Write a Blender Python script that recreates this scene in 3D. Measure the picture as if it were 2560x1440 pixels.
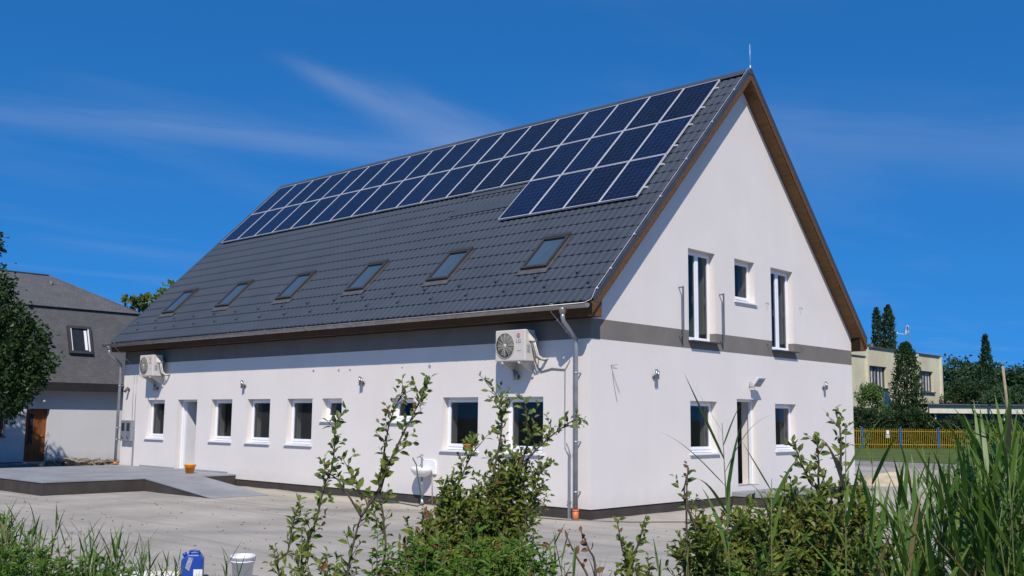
import bpy, bmesh, math, random
import numpy as np
from mathutils import Vector, Matrix

for _o in list(bpy.data.objects):
    bpy.data.objects.remove(_o, do_unlink=True)
SC = bpy.context.scene
COL = SC.collection
R = math.radians
random.seed(7)
RNG = np.random.default_rng(7)

# ------------------------------------------------------------------ camera
CAM = Vector((11.977, -15.202, 1.688))
_r = Vector((0.73554, 0.67741, 0.01034)); _u = Vector((0.07847, -0.10034, 0.99185)); _f = Vector((-0.67293, 0.72873, 0.12696))
cd = bpy.data.cameras.new('camera'); cam = bpy.data.objects.new('camera', cd); COL.objects.link(cam)
cam.matrix_world = Matrix(((_r.x, _u.x, -_f.x, CAM.x), (_r.y, _u.y, -_f.y, CAM.y), (_r.z, _u.z, -_f.z, CAM.z), (0, 0, 0, 1)))
cd.sensor_width = 36.0; cd.lens = 35.66; cd.clip_start = 0.05; cd.clip_end = 4000
SC.camera = cam

# ------------------------------------------------------------------ world, sun, exposure
SUN_FROM = Vector((0.645, -0.70, 1.0)).normalized()
W = bpy.data.worlds.new('World'); SC.world = W; W.use_nodes = True
nt = W.node_tree; N = nt.nodes; LK = nt.links
N.clear()
def wn(t, **k):
    n = N.new(t)
    for a, v in k.items(): setattr(n, a, v)
    return n
def wmath(op, a, b=None, clamp=False):
    n = wn('ShaderNodeMath', operation=op, use_clamp=clamp)
    for i, v in enumerate((a, b)):
        if v is None: continue
        if isinstance(v, (int, float)): n.inputs[i].default_value = v
        else: LK.new(v, n.inputs[i])
    return n.outputs[0]
sky = wn('ShaderNodeTexSky', sky_type='NISHITA', sun_disc=False)
sky.sun_elevation = math.asin(SUN_FROM.z); sky.sun_rotation = math.atan2(SUN_FROM.x, SUN_FROM.y)
sky.altitude = 150; sky.air_density = 1.0; sky.dust_density = 0.1; sky.ozone_density = 1.6
# very clear air: the deep blue of the upper sky reaches far down
tc = wn('ShaderNodeTexCoord'); sp = wn('ShaderNodeSeparateXYZ'); LK.new(tc.outputs['Generated'], sp.inputs[0])
lift = wn('ShaderNodeCombineXYZ'); LK.new(sp.outputs[0], lift.inputs[0]); LK.new(sp.outputs[1], lift.inputs[1])
LK.new(wmath('ADD', wmath('MULTIPLY', wmath('MAXIMUM', sp.outputs[2], 0.0), 0.92), 0.29), lift.inputs[2])
nrm = wn('ShaderNodeVectorMath', operation='NORMALIZE'); LK.new(lift.outputs[0], nrm.inputs[0]); LK.new(nrm.outputs[0], sky.inputs[0])
hs = wn('ShaderNodeHueSaturation'); hs.inputs['Saturation'].default_value = 1.25; hs.inputs['Value'].default_value = 1.15
LK.new(sky.outputs[0], hs.inputs['Color'])
tint = wn('ShaderNodeMix', data_type='RGBA', blend_type='MULTIPLY'); tint.inputs[0].default_value = 1.0
LK.new(hs.outputs[0], tint.inputs[6]); tint.inputs[7].default_value = (0.42, 1.20, 1.64, 1)
# thin cirrus on a high flat layer: view direction divided by its height gives plane coordinates
zz = wmath('MAXIMUM', sp.outputs[2], 0.02)
px_ = wmath('DIVIDE', sp.outputs[0], zz); py_ = wmath('DIVIDE', sp.outputs[1], zz)
def streak(ax, ay, bx, by, w, grow, soft, amp, nscale, seed):
    L = math.hypot(bx - ax, by - ay); ux, uy = (bx - ax) / L, (by - ay) / L
    dx = wmath('SUBTRACT', px_, ax); dy = wmath('SUBTRACT', py_, ay)
    a = wmath('ADD', wmath('MULTIPLY', dx, ux), wmath('MULTIPLY', dy, uy))
    b = wmath('SUBTRACT', wmath('MULTIPLY', dy, ux), wmath('MULTIPLY', dx, uy))
    cb = wn('ShaderNodeCombineXYZ'); LK.new(wmath('MULTIPLY', a, 0.9), cb.inputs[0]); LK.new(wmath('MULTIPLY', b, 3.0), cb.inputs[1]); cb.inputs[2].default_value = seed
    nz = wn('ShaderNodeTexNoise'); nz.inputs['Scale'].default_value = nscale; nz.inputs['Detail'].default_value = 5; nz.inputs['Roughness'].default_value = 0.6
    LK.new(cb.outputs[0], nz.inputs['Vector'])
    b2 = wmath('ADD', b, wmath('MULTIPLY', wmath('SUBTRACT', nz.outputs[0], 0.5), w * 1.6))
    ww = wmath('ADD', w, wmath('MULTIPLY', wmath('MAXIMUM', a, 0.0), grow))
    q = wmath('DIVIDE', b2, ww)
    g = wmath('EXPONENT', wmath('MULTIPLY', wmath('MULTIPLY', q, q), -1.0))
    m0 = wn('ShaderNodeMapRange', interpolation_type='SMOOTHSTEP'); LK.new(a, m0.inputs[0]); m0.inputs[1].default_value = -soft; m0.inputs[2].default_value = soft
    m1 = wn('ShaderNodeMapRange', interpolation_type='SMOOTHSTEP'); LK.new(a, m1.inputs[0]); m1.inputs[1].default_value = L + soft * 2; m1.inputs[2].default_value = L - soft
    mm = wmath('MULTIPLY', wmath('MULTIPLY', m0.outputs[0], m1.outputs[0]), g)
    mod = wmath('ADD', 0.45, wmath('MULTIPLY', nz.outputs[0], 1.1))
    return wmath('MULTIPLY', wmath('MULTIPLY', mm, mod), amp)
c1 = streak(-2.36, 1.66, -2.66, 2.75, 0.05, 0.12, 0.18, 0.20, 3.0, 1.3)
c1b = streak(-2.30, 1.95, -2.45, 2.60, 0.07, 0.06, 0.25, 0.10, 3.4, 7.1)
c2 = streak(-3.60, 1.05, -2.80, 2.70, 0.16, 0.03, 0.5, 0.13, 2.4, 4.2)
c3 = streak(-2.0, 2.7, -0.6, 4.6, 0.28, 0.10, 0.5, 0.10, 1.6, 9.4)
cb = wn('ShaderNodeCombineXYZ'); LK.new(wmath('MULTIPLY', px_, 1.3), cb.inputs[0]); LK.new(wmath('MULTIPLY', py_, 0.5), cb.inputs[1])
nz = wn('ShaderNodeTexNoise'); nz.inputs['Scale'].default_value = 0.9; nz.inputs['Detail'].default_value = 6; LK.new(cb.outputs[0], nz.inputs['Vector'])
c4 = wmath('MULTIPLY', wmath('MAXIMUM', wmath('SUBTRACT', nz.outputs[0], 0.50), 0.0), 0.35)
tot = wmath('ADD', wmath('ADD', wmath('ADD', c1, c1b), wmath('ADD', c2, c3)), c4, True)
cl = wn('ShaderNodeMix', data_type='RGBA'); LK.new(tot, cl.inputs[0]); LK.new(tint.outputs[2], cl.inputs[6]); cl.inputs[7].default_value = (5.2, 6.0, 7.6, 1)
bg = wn('ShaderNodeBackground'); bg.inputs[1].default_value = 0.088
LK.new(cl.outputs[2], bg.inputs[0])
wo = wn('ShaderNodeOutputWorld'); LK.new(bg.outputs[0], wo.inputs[0])

sl = bpy.data.lights.new('sun', 'SUN'); sun = bpy.data.objects.new('sun', sl); COL.objects.link(sun)
sl.energy = 4.8; sl.angle = R(0.53); sl.color = (1.0, 0.915, 0.825)
sun.rotation_euler = (-SUN_FROM).to_track_quat('-Z', 'Y').to_euler(); sun.location = (20, -25, 30)
SC.view_settings.view_transform = 'Standard'; SC.view_settings.look = 'None'
SC.view_settings.exposure = 0.0; SC.view_settings.gamma = 1.0; SC.view_settings.use_curve_mapping = False
SC.cycles.max_bounces = 8; SC.cycles.transparent_max_bounces = 12
SC.cycles.use_adaptive_sampling = True; SC.cycles.sample_clamp_indirect = 4.0

# ------------------------------------------------------------------ materials
def new_mat(name):
    m = bpy.data.materials.new(name); m.use_nodes = True
    t = m.node_tree; t.nodes.clear()
    return m, t
def principled(name, col, rough=0.8, spec=0.3, metal=0.0, var=0.12, vscale=3.0, bump=0.0, bscale=60.0, col2=None, stretch=(1, 1, 1),
               coord='Object', island=0.0, objvar=0.0, detail=5.0, world=False):
    m, t = new_mat(name); nd = t.nodes; lk = t.links
    out = nd.new('ShaderNodeOutputMaterial'); b = nd.new('ShaderNodeBsdfPrincipled'); lk.new(b.outputs[0], out.inputs[0])
    b.inputs['Roughness'].default_value = rough; b.inputs['Metallic'].default_value = metal
    b.inputs['Specular IOR Level'].default_value = spec
    if world:
        g = nd.new('ShaderNodeNewGeometry'); src = g.outputs['Position']
    else:
        tcn = nd.new('ShaderNodeTexCoord'); src = tcn.outputs[coord]
    mp = nd.new('ShaderNodeMapping'); mp.inputs['Scale'].default_value = stretch; lk.new(src, mp.inputs[0])
    n1 = nd.new('ShaderNodeTexNoise'); n1.inputs['Scale'].default_value = vscale; n1.inputs['Detail'].default_value = detail; lk.new(mp.outputs[0], n1.inputs['Vector'])
    mx = nd.new('ShaderNodeMix'); mx.data_type = 'RGBA'
    c2 = col2 if col2 else tuple(c * (1 - var * 2) for c in col)
    c1 = col if col2 else tuple(min(1, c * (1 + var)) for c in col)
    mx.inputs[6].default_value = (*c1, 1); mx.inputs[7].default_value = (*c2, 1)
    mr = nd.new('ShaderNodeMapRange'); mr.inputs[1].default_value = 0.3; mr.inputs[2].default_value = 0.7; lk.new(n1.outputs[0], mr.inputs[0]); lk.new(mr.outputs[0], mx.inputs[0])
    csock = mx.outputs[2]
    if island or objvar:
        hsv = nd.new('ShaderNodeHueSaturation'); lk.new(csock, hsv.inputs['Color'])
        if island:
            g = nd.new('ShaderNodeNewGeometry'); rs = g.outputs['Random Per Island']; a = island
        else:
            g = nd.new('ShaderNodeObjectInfo'); rs = g.outputs['Random']; a = objvar
        m2 = nd.new('ShaderNodeMapRange'); m2.inputs[3].default_value = 1 - a; m2.inputs[4].default_value = 1 + a; lk.new(rs, m2.inputs[0]); lk.new(m2.outputs[0], hsv.inputs['Value'])
        csock = hsv.outputs[0]
    lk.new(csock, b.inputs['Base Color'])
    if bump:
        n2 = nd.new('ShaderNodeTexNoise'); n2.inputs['Scale'].default_value = bscale; n2.inputs['Detail'].default_value = 4; lk.new(mp.outputs[0], n2.inputs['Vector'])
        bp = nd.new('ShaderNodeBump'); bp.inputs['Strength'].default_value = bump; bp.inputs['Distance'].default_value = 0.01; lk.new(n2.outputs[0], bp.inputs['Height']); lk.new(bp.outputs[0], b.inputs['Normal'])
    return m
def leaf_mat(name, c1, c2, trans=0.35, rough=0.45, dead=None, dead_amt=0.0, objrand=False):
    m, t = new_mat(name); nd = t.nodes; lk = t.links
    out = nd.new('ShaderNodeOutputMaterial')
    if objrand:
        g = nd.new('ShaderNodeObjectInfo'); rs = g.outputs['Random']
    else:
        g = nd.new('ShaderNodeNewGeometry'); rs = g.outputs['Random Per Island']
    mx = nd.new('ShaderNodeMix'); mx.data_type = 'RGBA'; mx.inputs[6].default_value = (*c1, 1); mx.inputs[7].default_value = (*c2, 1); lk.new(rs, mx.inputs[0])
    cs = mx.outputs[2]
    if dead:
        gt = nd.new('ShaderNodeMath'); gt.operation = 'GREATER_THAN'; gt.inputs[1].default_value = 1 - dead_amt
        wv = nd.new('ShaderNodeMath'); wv.operation = 'FRACT'; m7 = nd.new('ShaderNodeMath'); m7.operation = 'MULTIPLY'; m7.inputs[1].default_value = 17.31
        lk.new(rs, m7.inputs[0]); lk.new(m7.outputs[0], wv.inputs[0]); lk.new(wv.outputs[0], gt.inputs[0])
        m3 = nd.new('ShaderNodeMix'); m3.data_type = 'RGBA'; lk.new(gt.outputs[0], m3.inputs[0]); lk.new(cs, m3.inputs[6]); m3.inputs[7].default_value = (*dead, 1); cs = m3.outputs[2]
    b = nd.new('ShaderNodeBsdfPrincipled'); b.inputs['Roughness'].default_value = rough; b.inputs['Specular IOR Level'].default_value = 0.35; lk.new(cs, b.inputs['Base Color'])
    tr = nd.new('ShaderNodeBsdfTranslucent'); hv = nd.new('ShaderNodeHueSaturation'); hv.inputs['Value'].default_value = 1.5; hv.inputs['Hue'].default_value = 0.48; lk.new(cs, hv.inputs['Color']); lk.new(hv.outputs[0], tr.inputs[0])
    ms = nd.new('ShaderNodeMixShader'); ms.inputs[0].default_value = trans; lk.new(b.outputs[0], ms.inputs[1]); lk.new(tr.outputs[0], ms.inputs[2]); lk.new(ms.outputs[0], out.inputs[0])
    return m
def glass_mat(name, tintc=(0.80, 0.86, 0.86), ior=1.5):
    m, t = new_mat(name); nd = t.nodes; lk = t.links
    out = nd.new('ShaderNodeOutputMaterial'); tr = nd.new('ShaderNodeBsdfTransparent'); tr.inputs[0].default_value = (*tintc, 1)
    gl = nd.new('ShaderNodeBsdfGlossy'); gl.inputs['Roughness'].default_value = 0.02
    fr = nd.new('ShaderNodeFresnel'); fr.inputs[0].default_value = ior
    ml = nd.new('ShaderNodeMath'); ml.operation = 'MULTIPLY'; ml.inputs[1].default_value = 0.85; ml.use_clamp = True; lk.new(fr.outputs[0], ml.inputs[0])
    ms = nd.new('ShaderNodeMixShader'); lk.new(ml.outputs[0], ms.inputs[0]); lk.new(tr.outputs[0], ms.inputs[1]); lk.new(gl.outputs[0], ms.inputs[2]); lk.new(ms.outputs[0], out.inputs[0])
    return m
def plaster_mat(name, col):
    # roughcast plaster with faint rain streaks and blotches
    m = principled(name, col, rough=0.92, spec=0.15, var=0.018, vscale=0.9, bump=0.6, bscale=70, world=True, detail=8)
    t = m.node_tree; nd = t.nodes; lk = t.links
    b = next(n for n in nd if n.type == 'BSDF_PRINCIPLED')
    src = b.inputs['Base Color'].links[0].from_socket
    g = nd.new('ShaderNodeNewGeometry'); mp = nd.new('ShaderNodeMapping'); mp.inputs['Scale'].default_value = (1.6, 1.6, 0.12); lk.new(g.outputs['Position'], mp.inputs[0])
    n = nd.new('ShaderNodeTexNoise'); n.inputs['Scale'].default_value = 2.2; n.inputs['Detail'].default_value = 6; lk.new(mp.outputs[0], n.inputs[0])
    mr = nd.new('ShaderNodeMapRange'); mr.inputs[1].default_value = 0.42; mr.inputs[2].default_value = 0.75; mr.inputs[3].default_value = 1.0; mr.inputs[4].default_value = 0.988; lk.new(n.outputs[0], mr.inputs[0])
    # splash dirt just above the plinth
    sp_ = nd.new('ShaderNodeSeparateXYZ'); lk.new(g.outputs['Position'], sp_.inputs[0])
    n3 = nd.new('ShaderNodeTexNoise'); n3.inputs['Scale'].default_value = 3.0; n3.inputs['Detail'].default_value = 6; lk.new(g.outputs['Position'], n3.inputs[0])
    ad = nd.new('ShaderNodeMath'); ad.operation = 'MULTIPLY_ADD'; lk.new(n3.outputs[0], ad.inputs[0]); ad.inputs[1].default_value = 0.5; lk.new(sp_.outputs[2], ad.inputs[2])
    m4 = nd.new('ShaderNodeMapRange'); m4.inputs[1].default_value = 0.20; m4.inputs[2].default_value = 0.55; m4.inputs[3].default_value = 0.90; m4.inputs[4].default_value = 1.0; lk.new(ad.outputs[0], m4.inputs[0])
    mu = nd.new('ShaderNodeMath'); mu.operation = 'MULTIPLY'; lk.new(mr.outputs[0], mu.inputs[0]); lk.new(m4.outputs[0], mu.inputs[1])
    mx = nd.new('ShaderNodeMix'); mx.data_type = 'RGBA'; mx.blend_type = 'MULTIPLY'; mx.inputs[0].default_value = 1; lk.new(src, mx.inputs[6]); lk.new(mu.outputs[0], mx.inputs[7])
    lk.new(mx.outputs[2], b.inputs['Base Color'])
    return m

M = {}
M['plaster'] = plaster_mat('white_plaster', (0.71, 0.660, 0.612))
M['plaster2'] = plaster_mat('white_plaster_old', (0.58, 0.585, 0.59))
M['band'] = principled('taupe_band_plaster', (0.185, 0.170, 0.150), 0.92, 0.15, var=0.06, vscale=1.5, bump=0.4, bscale=110, world=True)
M['plinth'] = principled('dark_plinth_plaster', (0.062, 0.052, 0.046), 0.9, 0.2, var=0.12, vscale=2.5, bump=0.5, bscale=140, world=True)
M['skirt'] = principled('grey_skirting', (0.30, 0.31, 0.33), 0.7, 0.3, var=0.08, world=True)
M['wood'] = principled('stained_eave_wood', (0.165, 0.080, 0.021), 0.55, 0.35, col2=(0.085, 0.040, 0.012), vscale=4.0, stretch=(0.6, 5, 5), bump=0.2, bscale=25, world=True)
M['wood_shade'] = principled('eave_wood_shade', (0.020, 0.011, 0.006), 0.6, 0.2, col2=(0.012, 0.007, 0.004), vscale=4.0, stretch=(0.6, 5, 5), world=True)  # eave wood again, with the shade behind the gutter put into its colour
M['wood_red'] = principled('red_brown_boards', (0.17, 0.058, 0.026), 0.55, 0.35, col2=(0.10, 0.034, 0.016), vscale=4.0, stretch=(5, 5, .6), world=True)
M['tile'] = principled('anthracite_steel_tile', (0.055, 0.066, 0.081), 0.55, 0.28, var=0.06, vscale=0.8, bump=0.08, bscale=120, world=True, detail=8)
M['verge'] = principled('anthracite_flashing', (0.055, 0.058, 0.066), 0.4, 0.5, var=0.1, world=True)
M['zinc'] = principled('zinc_gutter', (0.36, 0.35, 0.33), 0.42, 0.5, metal=0.55, var=0.12, vscale=5, world=True)
M['galv'] = principled('galvanised_pipe', (0.32, 0.34, 0.37), 0.4, 0.5, metal=0.5, var=0.10, vscale=6, world=True)
M['alu'] = principled('aluminium', (0.66, 0.65, 0.66), 0.4, 0.5, metal=0.25, var=0.05)
M['chrome'] = principled('brushed_steel', (0.30, 0.31, 0.32), 0.32, 0.5, metal=0.9, var=0.05)
M['dark_metal'] = principled('grey_painted_metal', (0.13, 0.13, 0.135), 0.5, 0.4, var=0.1)
M['dark_board'] = principled('dark_eave_board', (0.028, 0.026, 0.025), 0.7, 0.2, var=0.1)
M['pvc'] = principled('white_upvc', (0.80, 0.80, 0.81), 0.35, 0.5, var=0.02)
M['sill'] = principled('white_sill', (0.76, 0.75, 0.75), 0.5, 0.4, var=0.04)
M['skyframe'] = principled('roof_window_cladding', (0.050, 0.045, 0.041), 0.45, 0.4, var=0.08)
M['lead'] = principled('lead_apron', (0.09, 0.088, 0.09), 0.6, 0.3, var=0.15, vscale=8, bump=.3, bscale=40)
M['glass'] = glass_mat('window_glass')
M['lining'] = principled('blind_sky_reflection', (0.085, 0.125, 0.19), 0.9, 0.1, var=0.05)  # blind coloured blue to stand for sky reflected in the pane
M['inside'] = principled('interior_plaster', (0.50, 0.50, 0.46), 0.9, 0.1, var=0.05)
M['leaf_door'] = principled('white_door_panel', (0.62, 0.625, 0.64), 0.45, 0.4, var=0.03)
M['concrete'] = principled('platform_concrete', (0.265, 0.275, 0.285), 0.8, 0.25, var=0.10, vscale=1.2, bump=0.25, bscale=90, world=True, detail=8)
M['orange'] = principled('orange_plastic', (0.62, 0.17, 0.055), 0.45, 0.4, var=0.06)
M['amber'] = principled('amber_bucket_plastic', (0.80, 0.27, 0.012), 0.4, 0.45, var=0.04)
M['white_pl'] = principled('white_plastic', (0.72, 0.73, 0.74), 0.4, 0.45, var=0.04)
M['ac'] = principled('cream_painted_steel', (0.58, 0.54, 0.48), 0.45, 0.4, var=0.03)
M['ac_dark'] = principled('fan_cavity', (0.145, 0.138, 0.115), 0.7, 0.2, var=0.1)
M['ac_blade'] = principled('fan_blade_grey', (0.20, 0.19, 0.165), 0.6, 0.2, var=0.05)
M['ac_grille'] = principled('fan_grille', (0.50, 0.48, 0.42), 0.5, 0.3, var=0.03)
M['red'] = principled('logo_red', (0.42, 0.015, 0.05), 0.5, 0.3, var=0.0)
M['grey_txt'] = principled('logo_grey', (0.10, 0.10, 0.11), 0.5, 0.3, var=0.0)
M['sticker'] = principled('grey_sticker', (0.32, 0.34, 0.42), 0.5, 0.3, var=0.2, vscale=30)
M['foam'] = principled('grey_pipe_foam', (0.20, 0.19, 0.18), 0.85, 0.2, var=0.1)
M['porcelain'] = principled('sanitary_porcelain', (0.80, 0.79, 0.79), 0.15, 0.5, var=0.02)
M['bluepl'] = principled('blue_canister_plastic', (0.010, 0.055, 0.32), 0.4, 0.45, var=0.06)
M['hose'] = principled('green_hose', (0.05, 0.08, 0.05), 0.5, 0.3, var=0.05)
M['rope'] = principled('dark_cable', (0.11, 0.095, 0.075), 0.7, 0.2, var=0.1)
M['stone'] = principled('rubble_stone', (0.33, 0.28, 0.215), 0.9, 0.15, var=0.22, vscale=5, bump=0.6, bscale=25, objvar=0.3)
M['sand'] = principled('sand_heap', (0.50, 0.42, 0.30), 0.95, 0.1, var=0.1, vscale=4, bump=0.6, bscale=30)
M['oldwood'] = principled('brown_door_wood', (0.24, 0.085, 0.022), 0.45, 0.4, col2=(0.15, 0.05, 0.014), vscale=3, stretch=(6, 6, 0.6), world=True)
M['cream'] = principled('cream_render', (0.60, 0.55, 0.37), 0.9, 0.15, var=0.07, vscale=0.5, bump=0.2, bscale=20, world=True, detail=8)
M['cream_trim'] = principled('pale_trim', (0.62, 0.58, 0.44), 0.9, 0.15, var=0.06, world=True)
M['curtain'] = principled('striped_curtain', (0.46, 0.44, 0.40), 0.9, 0.1, var=0.1)
M['darkglass'] = principled('dark_window_glass', (0.025, 0.03, 0.035), 0.2, 0.25, var=0.1)
M['tarfelt'] = principled('roof_felt', (0.08, 0.085, 0.09), 0.8, 0.2, var=0.15, world=True)
M['yellow'] = principled('yellow_fence_paint', (0.42, 0.27, 0.016), 0.5, 0.3, var=0.1, objvar=0.12)
M['blue'] = principled('blue_post_paint', (0.022, 0.10, 0.30), 0.5, 0.4, var=0.1)
M['bark'] = principled('bark', (0.085, 0.065, 0.048), 0.9, 0.15, var=0.25, vscale=8, stretch=(4, 4, 0.8), bump=0.6, bscale=20)
M['twig'] = principled('brown_twig', (0.11, 0.085, 0.06), 0.75, 0.2, var=0.25, vscale=20)
M['stalk'] = principled('green_stalk', (0.13, 0.16, 0.05), 0.6, 0.3, var=0.2, vscale=15)
M['pole'] = principled('weathered_pole', (0.36, 0.27, 0.18), 0.85, 0.15, var=0.2, vscale=6, stretch=(5, 5, .6))
M['shrubleaf'] = leaf_mat('shrub_leaf', (0.085, 0.145, 0.020), (0.235, 0.275, 0.046), 0.40, 0.45, (0.20, 0.10, 0.03), 0.03)
M['shrubleaf_single'] = leaf_mat('shrub_leaf_single', (0.075, 0.135, 0.022), (0.235, 0.275, 0.050), 0.40, 0.45, (0.20, 0.10, 0.03), 0.02, True)
M['deadleaf'] = leaf_mat('withered_leaf', (0.22, 0.115, 0.045), (0.11, 0.05, 0.022), 0.2, 0.7)
M['reed'] = leaf_mat('reed_blade', (0.045, 0.115, 0.016), (0.145, 0.235, 0.038), 0.40, 0.4, (0.30, 0.22, 0.10), 0.05, True)
M['grassblade'] = leaf_mat('grass_blade', (0.045, 0.095, 0.022), (0.10, 0.145, 0.03), 0.35, 0.5, (0.24, 0.18, 0.08), 0.12)
M['weed'] = leaf_mat('weed_leaf', (0.055, 0.140, 0.014), (0.130, 0.225, 0.026), 0.35, 0.5, (0.15, 0.08, 0.03), 0.05)
M['treeleaf'] = leaf_mat('dark_tree_leaf', (0.011, 0.032, 0.009), (0.036, 0.070, 0.014), 0.25, 0.45)
M['treeleaf2'] = leaf_mat('conifer_spray', (0.018, 0.045, 0.014), (0.042, 0.078, 0.020), 0.12, 0.6)
M['treeleaf3'] = leaf_mat('light_bush_leaf', (0.055, 0.12, 0.02), (0.13, 0.20, 0.045), 0.3, 0.5)
M['treeleaf4'] = leaf_mat('far_tree_leaf', (0.016, 0.050, 0.018), (0.040, 0.085, 0.026), 0.2, 0.6)
M['treeleaf5'] = leaf_mat('walnut_leaf', (0.085, 0.135, 0.028), (0.18, 0.215, 0.055), 0.35, 0.5)
M['hedgeleaf'] = leaf_mat('hedge_leaf', (0.012, 0.035, 0.009), (0.034, 0.066, 0.015), 0.2, 0.5)

def shingle_mat():
    m = principled('grey_shingle', (0.110, 0.110, 0.112), 0.9, 0.2, var=0.07, vscale=2.0, world=True, detail=8)
    t = m.node_tree; nd = t.nodes; lk = t.links; b = next(n for n in nd if n.type == 'BSDF_PRINCIPLED')
    src = b.inputs['Base Color'].links[0].from_socket
    tcn = nd.new('ShaderNodeTexCoord'); mp = nd.new('ShaderNodeMapping'); mp.inputs['Rotation'].default_value = (0, R(90), R(90)); lk.new(tcn.outputs['Object'], mp.inputs[0])
    g = nd.new('ShaderNodeNewGeometry'); s = nd.new('ShaderNodeSeparateXYZ'); lk.new(g.outputs['Position'], s.inputs[0])
    c = nd.new('ShaderNodeCombineXYZ'); lk.new(s.outputs[1], c.inputs[0]); lk.new(s.outputs[2], c.inputs[1])
    br = nd.new('ShaderNodeTexBrick'); br.inputs['Scale'].default_value = 1.0; br.inputs['Brick Width'].default_value = 0.16; br.inputs['Row Height'].default_value = 0.085; br.inputs['Mortar Size'].default_value = 0.007
    br.inputs['Color1'].default_value = (1.08, 1.06, 1.05, 1); br.inputs['Color2'].default_value = (0.9, 0.9, 0.91, 1); br.inputs['Mortar'].default_value = (0.7, 0.7, 0.7, 1); lk.new(c.outputs[0], br.inputs[0])
    mx = nd.new('ShaderNodeMix'); mx.data_type = 'RGBA'; mx.blend_type = 'MULTIPLY'; mx.inputs[0].default_value = 1; lk.new(src, mx.inputs[6]); lk.new(br.outputs[0], mx.inputs[7]); lk.new(mx.outputs[2], b.inputs['Base Color'])
    return m
M['shingle'] = shingle_mat()

def pv_mat():
    m, t = new_mat('polycrystalline_cells'); nd = t.nodes; lk = t.links
    out = nd.new('ShaderNodeOutputMaterial'); b = nd.new('ShaderNodeBsdfPrincipled'); lk.new(b.outputs[0], out.inputs[0])
    tcn = nd.new('ShaderNodeTexCoord'); s = nd.new('ShaderNodeSeparateXYZ'); lk.new(tcn.outputs['Object'], s.inputs[0])
    def mt(op, a, bb=None):
        n = nd.new('ShaderNodeMath'); n.operation = op
        for i, v in enumerate((a, bb)):
            if v is None: continue
            if isinstance(v, (int, float)): n.inputs[i].default_value = v
            else: lk.new(v, n.inputs[i])
        return n.outputs[0]
    def grid(sock, pitch, off, lw):
        fr = mt('FRACT', mt('DIVIDE', mt('ADD', sock, off), pitch)); d = mt('ABSOLUTE', mt('SUBTRACT', fr, 0.5))
        return mt('GREATER_THAN', d, 0.5 - lw / pitch / 2)
    gx = grid(s.outputs[0], 0.1575, 100 * .1575, 0.007); gy = grid(s.outputs[1], 0.1575, 100 * .1575, 0.007)
    gap = mt('MAXIMUM', gx, gy)
    bus = mt('MULTIPLY', grid(s.outputs[0], 0.0525, 0.02625, 0.0022), 0.22)
    oi = nd.new('ShaderNodeObjectInfo')
    cx = mt('FLOOR', mt('DIVIDE', mt('ADD', s.outputs[0], 15.75), .1575)); cy = mt('FLOOR', mt('DIVIDE', mt('ADD', s.outputs[1], 15.75), .1575))
    cc = nd.new('ShaderNodeCombineXYZ'); lk.new(cx, cc.inputs[0]); lk.new(cy, cc.inputs[1]); lk.new(mt('MULTIPLY', oi.outputs['Random'], 50), cc.inputs[2])
    wn_ = nd.new('ShaderNodeTexWhiteNoise'); lk.new(cc.outputs[0], wn_.inputs[0])
    vn = nd.new('ShaderNodeTexVoronoi'); vn.inputs['Scale'].default_value = 60; lk.new(tcn.outputs['Object'], vn.inputs[0])
    k = mt('ADD', mt('MULTIPLY', wn_.outputs[0], 0.45), mt('MULTIPLY', oi.outputs['Random'], 0.55))
    cm = nd.new('ShaderNodeMix'); cm.data_type = 'RGBA'; lk.new(k, cm.inputs[0]); cm.inputs[6].default_value = (0.004, 0.005, 0.010, 1); cm.inputs[7].default_value = (0.005, 0.012, 0.042, 1)
    c2 = nd.new('ShaderNodeMix'); c2.data_type = 'RGBA'; lk.new(mt('MAXIMUM', mt('MULTIPLY', gap, 0.09), mt('MULTIPLY', bus, .5)), c2.inputs[0]); lk.new(cm.outputs[2], c2.inputs[6]); c2.inputs[7].default_value = (0.42, 0.46, 0.55, 1)
    lk.new(c2.outputs[2], b.inputs['Base Color']); b.inputs['Roughness'].default_value = 0.20; b.inputs['Specular IOR Level'].default_value = 0.22
    b.inputs['Coat Weight'].default_value = 0.0; b.inputs['Coat Roughness'].default_value = 0.04
    return m
M['pv'] = pv_mat()

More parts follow.
